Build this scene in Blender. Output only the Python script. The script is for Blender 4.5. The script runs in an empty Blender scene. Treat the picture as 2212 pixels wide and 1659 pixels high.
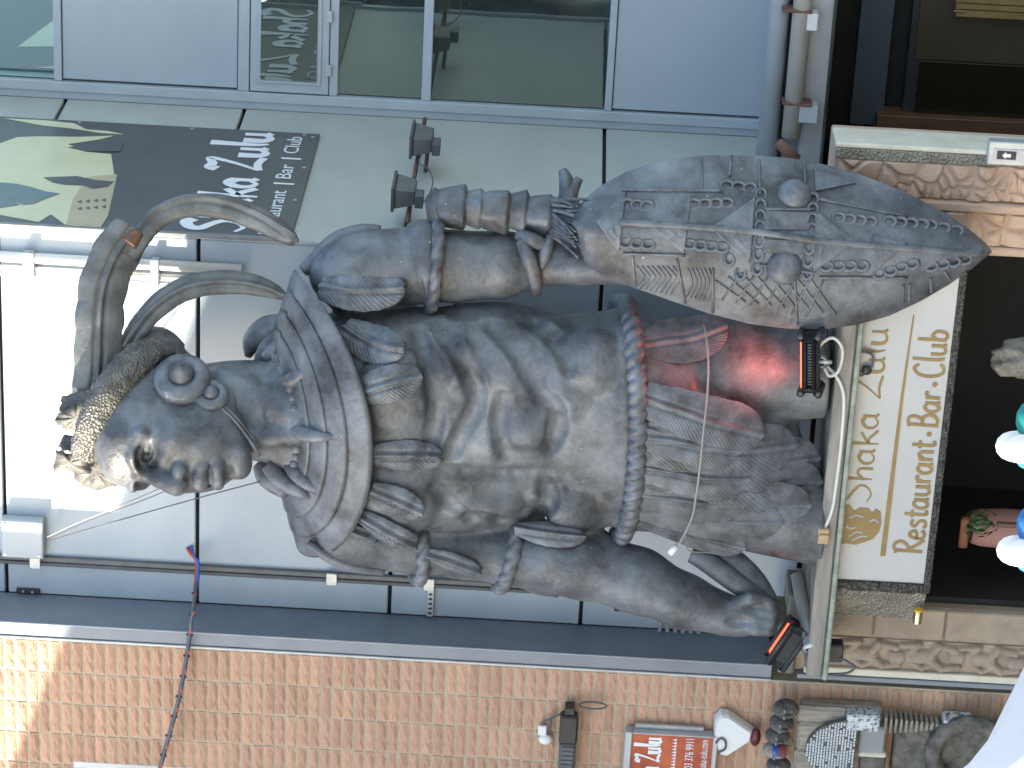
import bpy, bmesh, math, random
import numpy as np
from mathutils import Vector, Matrix
random.seed(7); rng = np.random.default_rng(7)
S = bpy.context.scene
COL = S.collection

# ------------------------------------------------------------------ camera
FPX = 6370.0                       # focal length in reference pixels (2212 px wide picture)
TH, RHO, PITCH = math.radians(24.0), math.radians(3.2), math.radians(0.55)
D0, ZEYE = 18.2, 5.0
Fw = np.array([-math.sin(TH)*math.cos(PITCH), math.cos(TH)*math.cos(PITCH), math.sin(PITCH)])
Rt = np.array([math.cos(TH), math.sin(TH), 0.0]); Up = np.cross(Rt, Fw); Dn = -Up
CX = math.cos(RHO)*Dn + math.sin(RHO)*Rt          # picture right (the camera is turned on its side)
CY = -math.sin(RHO)*Dn + math.cos(RHO)*Rt         # picture up
CAM = np.array([D0*math.sin(TH), -D0*math.cos(TH), ZEYE])
cam = bpy.data.cameras.new('camera'); cam.lens = 36.0*FPX/2212.0; cam.clip_end = 3000; cam.clip_start = 0.1
camo = bpy.data.objects.new('camera', cam); COL.objects.link(camo); S.camera = camo
camo.matrix_world = Matrix(((CX[0], CY[0], -Fw[0], CAM[0]), (CX[1], CY[1], -Fw[1], CAM[1]), (CX[2], CY[2], -Fw[2], CAM[2]), (0, 0, 0, 1)))

# ------------------------------------------------------------------ light
SUN_EL, SUN_AZ = math.radians(17.0), math.radians(56.0)    # azimuth measured left from the facade normal
sv = Vector((-math.sin(SUN_AZ)*math.cos(SUN_EL), -math.cos(SUN_AZ)*math.cos(SUN_EL), math.sin(SUN_EL)))
w = bpy.data.worlds.new('World'); S.world = w; w.use_nodes = True
nt = w.node_tree; bg = nt.nodes['Background']; sky = nt.nodes.new('ShaderNodeTexSky')
sky.sky_type = 'NISHITA'; sky.sun_disc = False; sky.sun_elevation = SUN_EL
sky.sun_rotation = math.atan2(sv.x, sv.y); sky.air_density = 1.0; sky.dust_density = 2.0; sky.ozone_density = 1.0
nt.links.new(sky.outputs[0], bg.inputs[0]); bg.inputs[1].default_value = 0.15
sl = bpy.data.lights.new('sun', 'SUN'); sl.energy = 3.2; sl.angle = math.radians(0.5); sl.color = (1.0, 0.90, 0.75)
so = bpy.data.objects.new('sun', sl); COL.objects.link(so); so.rotation_euler = (-sv).to_track_quat('-Z', 'Y').to_euler()
so.location = (-20, -12, 20)
S.view_settings.view_transform = 'Standard'; S.view_settings.look = 'None'; S.view_settings.gamma = 1.0
S.view_settings.use_curve_mapping = False; S.view_settings.exposure = 2.12
S.cycles.max_bounces = 6; S.cycles.diffuse_bounces = 3; S.cycles.glossy_bounces = 3
S.cycles.use_denoising = True

# ------------------------------------------------------------------ picture helpers (only to find where things stand)
def ray(x, y): return (x-1106.0)/FPX*CX - (y-829.5)/FPX*CY + Fw
def onp(x, y, ax, v):
    d = ray(x, y); return CAM + (v-CAM[ax])/d[ax]*d
def onY(x, y, Y): return onp(x, y, 1, Y)
DREF = 17.4; KPX = DREF/FPX
def su(P):
    """points (x, y, w): picture position and depth towards the viewer (in reference pixels) -> world"""
    P = np.atleast_2d(np.asarray(P, float)); dist = DREF - P[:, 2]*KPX
    return CAM + ((P[:, 0]-1106)/FPX*dist)[:, None]*CX - ((P[:, 1]-829.5)/FPX*dist)[:, None]*CY + dist[:, None]*Fw
def lin(P):
    return CAM + DREF*Fw + P[:, 0:1]*KPX*CX - P[:, 1:2]*KPX*CY - P[:, 2:3]*KPX*Fw

# ------------------------------------------------------------------ materials
def mat(name, c1, c2=None, scale=6.0, rough=0.6, metal=0.0, bump=0.0, bscale=40.0, spec=0.5, stretch=None, rnd=0.0, emit=None, estr=0.0, detail=6, voronoi=False, c3=None, bdist=0.01, ramp=(0.35, 0.65), speck=None):
    m = bpy.data.materials.new(name); m.use_nodes = True; t = m.node_tree; b = t.nodes['Principled BSDF']
    b.inputs['Roughness'].default_value = rough; b.inputs['Metallic'].default_value = metal; b.inputs['Specular IOR Level'].default_value = spec
    b.inputs['Base Color'].default_value = (*c1, 1)
    tc = t.nodes.new('ShaderNodeTexCoord'); mp = t.nodes.new('ShaderNodeMapping'); t.links.new(tc.outputs['Object'], mp.inputs[0])
    if stretch: mp.inputs['Scale'].default_value = stretch
    col = None
    if c2:
        n = t.nodes.new('ShaderNodeTexNoise'); n.inputs['Scale'].default_value = scale; n.inputs['Detail'].default_value = detail; n.inputs['Roughness'].default_value = 0.62
        t.links.new(mp.outputs[0], n.inputs[0]); r = t.nodes.new('ShaderNodeValToRGB'); t.links.new(n.outputs[0], r.inputs[0])
        r.color_ramp.elements[0].position = ramp[0]; r.color_ramp.elements[0].color = (*c1, 1); r.color_ramp.elements[1].position = ramp[1]; r.color_ramp.elements[1].color = (*c2, 1)
        if c3:
            e = r.color_ramp.elements.new(ramp[1]+0.14); e.color = (*c3, 1)
        col = r.outputs[0]
    if speck:
        sn = t.nodes.new('ShaderNodeTexNoise'); sn.inputs['Scale'].default_value = speck[0]; sn.inputs['Detail'].default_value = 3; t.links.new(mp.outputs[0], sn.inputs[0])
        sr_ = t.nodes.new('ShaderNodeValToRGB'); sr_.color_ramp.elements[0].position = speck[1]; sr_.color_ramp.elements[1].position = speck[1]+0.03; t.links.new(sn.outputs[0], sr_.inputs[0])
        mx = t.nodes.new('ShaderNodeMix'); mx.data_type = 'RGBA'; t.links.new(sr_.outputs[0], mx.inputs['Factor']); t.links.new(col, mx.inputs['A']); mx.inputs['B'].default_value = (0.55, 0.55, 0.53, 1); col = mx.outputs['Result']
    if rnd > 0:
        oi = t.nodes.new('ShaderNodeObjectInfo'); hs = t.nodes.new('ShaderNodeHueSaturation'); ma = t.nodes.new('ShaderNodeMath'); ma.operation = 'MULTIPLY_ADD'
        t.links.new(oi.outputs['Random'], ma.inputs[0]); ma.inputs[1].default_value = 2*rnd; ma.inputs[2].default_value = 1-rnd
        t.links.new(ma.outputs[0], hs.inputs['Value'])
        if col: t.links.new(col, hs.inputs['Color'])
        else: hs.inputs['Color'].default_value = (*c1, 1)
        col = hs.outputs[0]
    if col: t.links.new(col, b.inputs['Base Color'])
    if bump > 0:
        if voronoi:
            bn = t.nodes.new('ShaderNodeTexVoronoi'); bn.inputs['Scale'].default_value = bscale
        else:
            bn = t.nodes.new('ShaderNodeTexNoise'); bn.inputs['Scale'].default_value = bscale; bn.inputs['Detail'].default_value = 5
        t.links.new(mp.outputs[0], bn.inputs[0]); bp_ = t.nodes.new('ShaderNodeBump'); bp_.inputs['Strength'].default_value = bump; bp_.inputs['Distance'].default_value = bdist
        t.links.new(bn.outputs[0], bp_.inputs['Height']); t.links.new(bp_.outputs[0], b.inputs['Normal'])
    if emit:
        b.inputs['Emission Color'].default_value = (*emit, 1); b.inputs['Emission Strength'].default_value = estr
    return m
M = {}
M['bronze'] = mat('weathered_bronze', (0.047, 0.049, 0.053), (0.158, 0.175, 0.192), 3.3, 0.46, 0.1, 0.45, 34, c3=(0.24, 0.25, 0.255), bdist=0.012, detail=9, ramp=(0.36, 0.60), speck=(26, 0.745))
M['bronze_plain'] = mat('weathered_bronze_plain', (0.070, 0.074, 0.080), (0.178, 0.198, 0.222), 8, 0.45, 0.1, 0.35, 70, bdist=0.006, detail=8)
M['bronze_plume'] = mat('weathered_bronze_plume', (0.085, 0.087, 0.086), (0.19, 0.20, 0.195), 6, 0.45, 0.15, 0.3, 70, bdist=0.006)
M['bronze_torn'] = mat('torn_feather_bronze', (0.06, 0.058, 0.052), (0.13, 0.125, 0.11), 12, 0.55, 0.05, 0.4, 60)
M['bronze_rough'] = mat('hammered_bronze', (0.075, 0.075, 0.073), (0.17, 0.165, 0.145), 14, 0.38, 0.2, 0.75, 62, voronoi=True, bdist=0.012)
M['rust'] = mat('rusty_break', (0.20, 0.10, 0.055), (0.09, 0.055, 0.04), 20, 0.8)
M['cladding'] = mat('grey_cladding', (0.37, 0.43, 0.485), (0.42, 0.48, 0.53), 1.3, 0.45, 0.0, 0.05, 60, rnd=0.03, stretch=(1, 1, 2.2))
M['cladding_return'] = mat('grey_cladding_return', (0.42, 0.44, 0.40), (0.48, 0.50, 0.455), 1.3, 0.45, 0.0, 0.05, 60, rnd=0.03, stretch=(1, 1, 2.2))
M['joint'] = mat('dark_joint', (0.035, 0.03, 0.03), rough=0.9)
M['steel'] = mat('blue_grey_steel', (0.17, 0.20, 0.245), (0.22, 0.25, 0.29), 2.2, 0.4, 0.1, 0.08, 80)
M['steel_edge'] = mat('pale_steel_edge', (0.40, 0.42, 0.45), (0.5, 0.52, 0.54), 5, 0.35, 0.2)
M['frame'] = mat('grey_window_frame', (0.40, 0.45, 0.49), (0.46, 0.51, 0.55), 3, 0.4)
M['infill'] = mat('pale_grey_infill', (0.40, 0.455, 0.50), (0.44, 0.495, 0.54), 1.1, 0.4)
M['brick'] = mat('rough_orange_brick', (0.47, 0.27, 0.18), (0.56, 0.35, 0.24), 11, 0.85, 0, 0.9, 45, rnd=0.12, stretch=(1, 1, 1), bdist=0.008)
M['mortar'] = mat('sandy_mortar', (0.42, 0.37, 0.27), (0.51, 0.45, 0.34), 30, 0.95, 0, 0.5, 120)
M['stone_algae'] = mat('algae_stained_stone', (0.17, 0.16, 0.135), (0.24, 0.235, 0.17), 7, 0.8, 0, 0.5, 60, c3=(0.13, 0.15, 0.07))
M['ledge'] = mat('weathered_ledge', (0.20, 0.185, 0.165), (0.32, 0.30, 0.265), 5, 0.75, 0, 0.4, 50, stretch=(0.5, 3, 3))
M['ledge_edge'] = mat('mossy_ledge_edge', (0.22, 0.25, 0.19), (0.36, 0.38, 0.33), 14, 0.8, 0, 0.5, 60)
M['sandstone'] = mat('pink_sandstone', (0.50, 0.35, 0.26), (0.60, 0.44, 0.33), 4, 0.85, 0, 0.5, 60, c3=(0.42, 0.31, 0.23))
M['sandstone_dull'] = mat('dull_sandstone', (0.30, 0.235, 0.175), (0.40, 0.32, 0.24), 5, 0.85, 0, 0.5, 60)
M['limestone'] = mat('cream_limestone', (0.60, 0.55, 0.42), (0.70, 0.65, 0.53), 5, 0.7, 0, 0.3, 60)
M['woven'] = mat('woven_metal', (0.22, 0.20, 0.16), (0.34, 0.31, 0.25), 8, 0.5, 0.3, 0.9, 55, voronoi=True, bdist=0.02)
M['hammered'] = mat('dark_hammered_frame', (0.055, 0.05, 0.042), (0.11, 0.10, 0.085), 30, 0.5, 0.4, 1.0, 45, voronoi=True, bdist=0.02)
M['acrylic'] = mat('white_acrylic', (0.42, 0.43, 0.43), (0.47, 0.48, 0.475), 2, 0.35)
M['gold'] = mat('gold_lettering', (0.22, 0.14, 0.045), (0.28, 0.19, 0.07), 9, 0.45)
M['white_print'] = mat('white_print', (0.82, 0.83, 0.85), rough=0.5)
M['banner'] = mat('dark_banner_vinyl', (0.075, 0.082, 0.085), (0.10, 0.105, 0.105), 1.2, 0.4, 0, 0.1, 6)
M['banner_teal'] = mat('banner_teal_print', (0.11, 0.16, 0.17), (0.13, 0.18, 0.185), 2, 0.4)
M['banner_yellow'] = mat('banner_yellow_print', (0.62, 0.60, 0.36), (0.72, 0.68, 0.46), 1.6, 0.4)
M['banner_tan'] = mat('banner_tan_print', (0.42, 0.37, 0.24), (0.52, 0.45, 0.30), 1.6, 0.4)
M['black'] = mat('black_plastic', (0.022, 0.022, 0.024), (0.035, 0.035, 0.037), 20, 0.45)
M['darkgrey'] = mat('dark_grey_casing', (0.07, 0.075, 0.085), (0.10, 0.105, 0.115), 10, 0.5)
M['lampgrey'] = mat('grey_lamp_casing', (0.12, 0.125, 0.125), (0.16, 0.165, 0.165), 10, 0.5)
M['pipe'] = mat('grey_pipe', (0.20, 0.205, 0.21), (0.27, 0.275, 0.27), 10, 0.5, 0.2)
M['galv'] = mat('galvanised', (0.45, 0.47, 0.48), (0.55, 0.57, 0.58), 12, 0.4, 0.4)
M['cream_pipe'] = mat('cream_pipe', (0.50, 0.48, 0.42), (0.56, 0.54, 0.49), 6, 0.5)
M['rod'] = mat('rusty_rod', (0.13, 0.06, 0.045), (0.20, 0.10, 0.08), 12, 0.6)
M['white'] = mat('white_plastic', (0.72, 0.73, 0.72), (0.78, 0.79, 0.78), 5, 0.45)
M['maroon'] = mat('maroon_plastic', (0.10, 0.018, 0.022), rough=0.35)
M['red_print'] = mat('red_sign_print', (0.30, 0.035, 0.018), (0.55, 0.12, 0.04), 4.5, 0.4)
M['cable_white'] = mat('white_cable', (0.62, 0.62, 0.58), rough=0.5)
M['cable_red'] = mat('red_cable', (0.55, 0.08, 0.03), rough=0.5)
M['cable_blue'] = mat('blue_cable', (0.04, 0.16, 0.50), rough=0.5)
M['cable_dark'] = mat('dark_cable', (0.06, 0.07, 0.09), (0.11, 0.12, 0.15), 20, 0.5)
M['wire'] = mat('thin_steel_wire', (0.12, 0.12, 0.13), rough=0.5, metal=0.4)
M['wire_pale'] = mat('pale_wire', (0.30, 0.285, 0.26), rough=0.6)
M['tan'] = mat('tan_clip', (0.45, 0.32, 0.18), rough=0.6)
M['led'] = mat('red_led_strip', (0.3, 0.02, 0.01), rough=0.4, emit=(1.0, 0.06, 0.02), estr=1.6)
M['brass'] = mat('polished_brass', (0.75, 0.65, 0.40), rough=0.15, metal=1.0)
M['amber'] = mat('amber_lens', (0.7, 0.4, 0.02), rough=0.3)
M['dark_in'] = mat('dark_interior', (0.012, 0.012, 0.012), (0.02, 0.019, 0.018), 3, 0.8)  # near-black colour stands for the shade inside the openings
M['dark_blue'] = mat('dark_blue_panel', (0.05, 0.066, 0.082), (0.06, 0.078, 0.095), 2, 0.5)
M['brown_in'] = mat('dark_brown_panel', (0.045, 0.03, 0.014), (0.06, 0.042, 0.02), 3, 0.5)
M['wood_trim'] = mat('dark_wood_trim', (0.10, 0.05, 0.025), (0.14, 0.075, 0.04), 9, 0.5, stretch=(4, 4, 0.6))
M['pink_in'] = mat('pink_panel', (0.34, 0.17, 0.15), (0.38, 0.20, 0.17), 3, 0.7)
M['orange_in'] = mat('orange_panel', (0.30, 0.11, 0.05), (0.36, 0.15, 0.08), 3, 0.7)
M['leaf'] = mat('dark_leaf', (0.03, 0.07, 0.02), (0.06, 0.11, 0.03), 20, 0.5)
M['rock'] = mat('grey_carving', (0.16, 0.145, 0.12), (0.30, 0.28, 0.23), 14, 0.8, 0, 0.8, 40, bdist=0.02)
M['canvas_white'] = mat('white_canvas', (0.76, 0.77, 0.79), (0.80, 0.80, 0.81), 2, 0.8)
M['canvas_teal'] = mat('teal_canvas', (0.005, 0.19, 0.17), rough=0.8)
M['canvas_blue'] = mat('blue_canvas', (0.02, 0.13, 0.34), rough=0.8)
_m = M['canvas_white']; _t = _m.node_tree; _p = _t.nodes['Principled BSDF']; _o = _t.nodes['Material Output']; _x = _t.nodes.new('ShaderNodeMixShader'); _r = _t.nodes.new('ShaderNodeBsdfTranslucent'); _r.inputs[0].default_value = (0.8, 0.8, 0.8, 1)
_x.inputs[0].default_value = 0.5; _t.links.new(_p.outputs[0], _x.inputs[1]); _t.links.new(_r.outputs[0], _x.inputs[2]); _t.links.new(_x.outputs[0], _o.inputs[0])
M['ground'] = mat('street_paving', (0.20, 0.19, 0.175), (0.27, 0.26, 0.24), 1.5, 0.85, 0, 0.3, 20)
M['carve_wood'] = mat('grey_carved_wood', (0.25, 0.22, 0.18), (0.40, 0.36, 0.30), 8, 0.8, 0, 0.7, 30, stretch=(5, 5, 0.8))
M['carve_dark'] = mat('dark_carved_wood', (0.07, 0.065, 0.055), (0.18, 0.165, 0.14), 12, 0.7, 0, 0.9, 26, bdist=0.02)
M['mosaic'] = mat('white_mosaic', (0.58, 0.61, 0.63), (0.70, 0.72, 0.73), 20, 0.4, rnd=0.1)
M['speckle'] = mat('speckled_white_block', (0.10, 0.12, 0.12), (0.62, 0.66, 0.67), 40, 0.6, ramp=(0.42, 0.5))
M['slate'] = mat('grey_slate_block', (0.24, 0.245, 0.25), (0.31, 0.315, 0.32), 8, 0.7)
M['mask_blue'] = mat('blue_paint', (0.07, 0.11, 0.36), rough=0.6)
M['mask_red'] = mat('red_paint', (0.42, 0.08, 0.07), rough=0.6)
M['brown_flag'] = mat('rusty_bracket', (0.22, 0.12, 0.08), rough=0.8)
M['render'] = mat('pale_render', (0.42, 0.40, 0.37), (0.48, 0.46, 0.42), 1.5, 0.8)
def glass(name, tint, dark, mirror):
    m = bpy.data.materials.new(name); m.use_nodes = True; t = m.node_tree; t.nodes.clear()
    o = t.nodes.new('ShaderNodeOutputMaterial'); mx = t.nodes.new('ShaderNodeMixShader'); g = t.nodes.new('ShaderNodeBsdfGlossy'); d = t.nodes.new('ShaderNodeBsdfDiffuse')
    g.inputs['Color'].default_value = (*tint, 1); g.inputs['Roughness'].default_value = 0.015; d.inputs['Color'].default_value = (*dark, 1)
    n = t.nodes.new('ShaderNodeTexNoise'); n.inputs['Scale'].default_value = 1.2; tc = t.nodes.new('ShaderNodeTexCoord'); t.links.new(tc.outputs['Object'], n.inputs[0])
    b = t.nodes.new('ShaderNodeBump'); b.inputs['Strength'].default_value = 0.06; b.inputs['Distance'].default_value = 0.02; t.links.new(n.outputs[0], b.inputs['Height']); t.links.new(b.outputs[0], g.inputs['Normal'])
    mx.inputs[0].default_value = mirror; t.links.new(d.outputs[0], mx.inputs[1]); t.links.new(g.outputs[0], mx.inputs[2]); t.links.new(mx.outputs[0], o.inputs[0])
    return m
M['glass'] = glass('teal_solar_glass', (0.58, 0.66, 0.62), (0.045, 0.055, 0.05), 0.40)
M['glass_top'] = glass('pale_solar_glass', (0.70, 0.88, 0.90), (0.16, 0.25, 0.26), 0.6)
M['glass_dark'] = glass('dark_door_glass', (0.3, 0.28, 0.22), (0.02, 0.017, 0.01), 0.12)

# ------------------------------------------------------------------ object helpers
WLOC = {}
def thing(name, loc, label, cat, group=None, kind=None):
    o = bpy.data.objects.new(name, None); COL.objects.link(o); o.location = Vector(loc); WLOC[o] = np.array(loc, float); o.empty_display_size = 0.1
    tag(o, label, cat, group, kind); return o
def tag(o, label=None, cat=None, group=None, kind=None):
    if label: o['label'] = label
    if cat: o['category'] = cat
    if group: o['group'] = group
    if kind: o['kind'] = kind
    return o
def link(name, me, parent, wloc):
    o = bpy.data.objects.new(name, me); COL.objects.link(o); WLOC[o] = np.array(wloc, float)
    if parent is not None: o.parent = parent; o.location = Vector(wloc - WLOC[parent])
    else: o.location = Vector(wloc)
    return o
class MB:
    def __init__(s): s.v = []; s.f = []; s.n = 0
    def add(s, v, f):
        v = np.asarray(v, float); s.v.append(v); s.f += [tuple(int(i)+s.n for i in q) for q in f]; s.n += len(v); return s
    def box(s, lo, hi):
        x0, y0, z0 = lo; x1, y1, z1 = hi
        return s.add([(x0,y0,z0),(x1,y0,z0),(x1,y1,z0),(x0,y1,z0),(x0,y0,z1),(x1,y0,z1),(x1,y1,z1),(x0,y1,z1)],
                     [(3,2,1,0),(4,5,6,7),(0,1,5,4),(1,2,6,5),(2,3,7,6),(3,0,4,7)])
    def bbox(s, lo, hi, b=0.006):
        """box with chamfered edges"""
        bm = bmesh.new(); bmesh.ops.create_cube(bm, size=1.0)
        lo = np.array(lo); hi = np.array(hi)
        for v in bm.verts: v.co = Vector((lo+hi)/2 + np.array(v.co)*(hi-lo))
        bmesh.ops.bevel(bm, geom=bm.edges[:], offset=min(b, 0.45*float(min(hi-lo))), segments=1, affect='EDGES')
        return s.bm(bm)
    def bm(s, bm):
        bm.verts.index_update(); s.add([tuple(v.co) for v in bm.verts], [[v.index for v in f.verts] for f in bm.faces]); bm.free(); return s
    def tube(s, P, r, n=10, cap=True):
        P = np.asarray(P, float); r = np.broadcast_to(np.asarray(r, float), (len(P),)); T = np.gradient(P, axis=0); T /= np.linalg.norm(T, axis=1)[:, None]+1e-12
        a = np.cross(T[0], (0.3, 0.2, 0.93)); a /= np.linalg.norm(a); rings = []
        th = np.arange(n)*2*math.pi/n
        for i in range(len(P)):
            a = a - T[i]*(a@T[i]); a /= np.linalg.norm(a); b = np.cross(T[i], a)
            rings.append(P[i] + r[i]*(np.cos(th)[:, None]*a + np.sin(th)[:, None]*b))
        f = [(i*n+j, i*n+(j+1) % n, (i+1)*n+(j+1) % n, (i+1)*n+j) for i in range(len(P)-1) for j in range(n)]
        if cap: f += [tuple(range(n))[::-1], tuple((len(P)-1)*n+j for j in range(n))]
        return s.add(np.concatenate(rings), f)
    def grid(s, G, closed_u=False, closed_v=False):
        nu, nv = G.shape[:2]; f = []
        for i in range(nu if closed_u else nu-1):
            for j in range(nv if closed_v else nv-1):
                i2, j2 = (i+1) % nu, (j+1) % nv; f.append((i*nv+j, i2*nv+j, i2*nv+j2, i*nv+j2))
        return s.add(G.reshape(-1, 3), f)
    def ell(s, c, r, axes=None, nu=12, nv=16):
        A = np.eye(3) if axes is None else np.asarray(axes, float)
        t = np.linspace(0, math.pi, nu); p = np.arange(nv)*2*math.pi/nv
        L = np.stack([np.outer(np.cos(t), np.ones(nv))*r[0], np.outer(np.sin(t), np.cos(p))*r[1], np.outer(np.sin(t), np.sin(p))*r[2]], -1)
        return s.grid(np.asarray(c) + L@A, closed_v=True)
    def prism(s, poly, d, off=0.0):
        """polygon (3-D points in one plane) with thickness vector d"""
        P = np.asarray(poly, float); n = len(P); d = np.asarray(d, float)
        return s.add(np.concatenate([P, P+d]), [tuple(range(n)), tuple(range(2*n-1, n-1, -1))]+[(i, i+n, (i+1) % n+n, (i+1) % n) for i in range(n)])
    def build(s, name, m, parent=None, smooth=False, wloc=None, fix=False):
        v = np.concatenate(s.v) if s.v else np.zeros((0, 3))
        if wloc is None: wloc = WLOC[parent] if parent is not None else np.array([(v[:, 0].min()+v[:, 0].max())/2, (v[:, 1].min()+v[:, 1].max())/2, v[:, 2].min()])
        me = bpy.data.meshes.new(name); me.from_pydata((v-wloc).tolist(), [], s.f)
        for q in (m if isinstance(m, (list, tuple)) else [m]): me.materials.append(q)
        if fix:
            bm = bmesh.new(); bm.from_mesh(me); bmesh.ops.recalc_face_normals(bm, faces=bm.faces[:]); bm.to_mesh(me); bm.free()
        if smooth: me.polygons.foreach_set('use_smooth', np.ones(len(me.polygons), bool))
        me.update(); return link(name, me, parent, np.asarray(wloc, float))
def box(name, lo, hi, m, parent=None, b=0.004):
    o = (MB().bbox(lo, hi, b) if b else MB().box(lo, hi)).build(name, m, parent); return o
def spline(P, n=8):
    P = np.asarray(P, float); Q = np.concatenate([[2*P[0]-P[1]], P, [2*P[-1]-P[-2]]]); out = []
    for i in range(1, len(Q)-2):
        t = np.linspace(0, 1, n, endpoint=False)[:, None]
        out.append(0.5*((2*Q[i])+(-Q[i-1]+Q[i+1])*t+(2*Q[i-1]-5*Q[i]+4*Q[i+1]-Q[i+2])*t**2+(-Q[i-1]+3*Q[i]-3*Q[i+1]+Q[i+2])*t**3))
    return np.concatenate(out+[P[-1:]])
def resample(P, n):
    P = np.asarray(P, float); d = np.concatenate([[0], np.cumsum(np.linalg.norm(np.diff(P, axis=0), axis=1))]); t = np.linspace(0, d[-1], n)
    return np.stack([np.interp(t, d, P[:, k]) for k in range(P.shape[1])], 1)

# ------------------------------------------------------------------ lettering (stroke letters; flat print, 2 mm proud)
GL = {'S': (.52, [[(.45,.90),(.3,1.0),(.12,.9),(.1,.72),(.28,.55),(.42,.36),(.38,.12),(.2,-.02),(.02,.1)]]),
 'h': (.42, [[(.08,1),(.07,.5),(.07,0)], [(.07,.3),(.2,.48),(.32,.4),(.33,0)]]),
 'a': (.46, [[(.32,.42),(.18,.5),(.05,.35),(.05,.12),(.18,0),(.32,.15)], [(.33,.5),(.33,.1),(.4,0)]]),
 'k': (.42, [[(.08,1),(.07,.5),(.07,-.1)], [(.34,.5),(.09,.25),(.2,.22),(.40,-.04)]]),
 'Z': (.62, [[(.02,.80),(.08,.95),(.25,.92),(.48,.98),(.3,.5),(.03,.03)], [(.03,.03),(.3,.08),(.58,.0)]]),
 'u': (.46, [[(.05,.5),(.06,.12),(.18,0),(.32,.12),(.33,.5)], [(.33,.5),(.34,.1),(.41,0)]]),
 'l': (.22, [[(.1,1.1),(.08,.3),(.13,0)]]),
 'R': (.50, [[(.1,1),(.09,.5),(.08,0)], [(.0,.92),(.28,1.02),(.42,.8),(.3,.56),(.09,.5)], [(.13,.5),(.3,.25),(.5,-.02)]]),
 'e': (.42, [[(.06,.25),(.3,.3),(.28,.47),(.15,.5),(.05,.3),(.08,.05),(.22,0),(.35,.1)]]),
 's': (.36, [[(.3,.45),(.15,.5),(.07,.38),(.25,.22),(.25,.05),(.1,0),(.02,.08)]]),
 't': (.32, [[(.14,.78),(.13,.1),(.2,0),(.29,.05)], [(.02,.5),(.16,.5),(.28,.52)]]),
 'r': (.32, [[(.06,.5),(.06,.2),(.06,0)], [(.06,.3),(.15,.48),(.28,.46)]]),
 'n': (.43, [[(.06,.5),(.06,.2),(.06,0)], [(.06,.3),(.2,.5),(.32,.4),(.33,0)]]),
 'B': (.52, [[(.1,1),(.09,.5),(.08,0)], [(.02,.96),(.3,1),(.38,.8),(.28,.55),(.1,.52)], [(.1,.52),(.35,.5),(.44,.25),(.3,.02),(.03,.02)]]),
 'C': (.54, [[(.45,.85),(.3,1),(.1,.8),(.05,.4),(.15,.05),(.35,0),(.48,.12)]]),
 'b': (.43, [[(.08,1),(.08,.4),(.08,.02)], [(.08,.35),(.22,.5),(.36,.35),(.33,.08),(.2,0),(.08,.08)]]),
 '.': (.42, [[(.19,.24),(.21,.24)]]), ' ': (.28, [])}
def letters(text, org, right, up, nrm, width, height, wt, m, parent, name='letter', taper=True):
    org = np.asarray(org, float); right = np.asarray(right, float); up = np.asarray(up, float); nrm = np.asarray(nrm, float)
    tot = sum(GL[c][0] for c in text); sx = width/tot; x = 0.0
    for c in text:
        adv, strokes = GL[c]; mb = MB()
        for si, st in enumerate(strokes):
            P = spline(st, 7) if len(st) > 2 else np.asarray(st, float)
            P = np.stack([(P[:, 0]+x)*sx, P[:, 1]*height], 1)
            if c == '.':
                th = np.arange(12)*2*math.pi/12; q = P.mean(0)+wt*1.3*np.stack([np.cos(th), np.sin(th)], 1)
                mb.prism(org+q[:, :1]*right+q[:, 1:]*up+nrm*0.002, nrm*0.002); continue
            T = np.gradient(P, axis=0); T /= np.linalg.norm(T, axis=1)[:, None]+1e-9; N = np.stack([-T[:, 1], T[:, 0]], 1)
            s = np.linspace(0, 1, len(P)); wd = wt*(1.25-0.9*s if taper and si == 0 else np.full(len(P), 0.75))[:, None] if taper else np.full((len(P), 1), wt*0.8)
            z = nrm*(0.002+0.0007*si)
            A = org+(P+N*wd)[:, :1]*right+(P+N*wd)[:, 1:]*up+z; B = org+(P-N*wd)[:, :1]*right+(P-N*wd)[:, 1:]*up+z
            G = np.stack([A, B, B+nrm*0.002, A+nrm*0.002], 1); mb.grid(G, closed_v=True)
            mb.add(G[0], [(0, 1, 2, 3)]); mb.add(G[-1], [(3, 2, 1, 0)])
        if strokes: mb.build(name, m, parent, fix=True)
        x += adv
def typeset(text, org, right, up, nrm, width, height, m, parent, name='lettering'):
    cu = bpy.data.curves.new('t', 'FONT'); cu.body = text; cu.size = 1.0; cu.resolution_u = 3; cu.extrude = 0.01
    o = bpy.data.objects.new('t', cu); COL.objects.link(o); dg = bpy.context.evaluated_depsgraph_get(); dg.update(); me = o.evaluated_get(dg).to_mesh()
    V = np.array([v.co[:] for v in me.vertices]); Fc = [tuple(p.vertices) for p in me.polygons]; o.evaluated_get(dg).to_mesh_clear(); bpy.data.objects.remove(o)
    mn, mx = V.min(0), V.max(0); cap = 0.70
    Q = np.asarray(org)+((V[:, 0]-mn[0])/(mx[0]-mn[0])*width)[:, None]*np.asarray(right)+(V[:, 1]/cap*height)[:, None]*np.asarray(up)+((V[:, 2]+0.01)*0.1+0.002)[:, None]*np.asarray(nrm)
    return MB().add(Q, Fc).build(name, m, parent)

# ================================================================== SETTING
YW = 2.48      # window plane
XR = 0.849     # corner of the bay / return wall
YB = -0.40     # brick face
g = MB().box((-600, -600, -0.3), (600, 600, 0.0)).build('ground', M['ground']); g['kind'] = 'structure'

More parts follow.
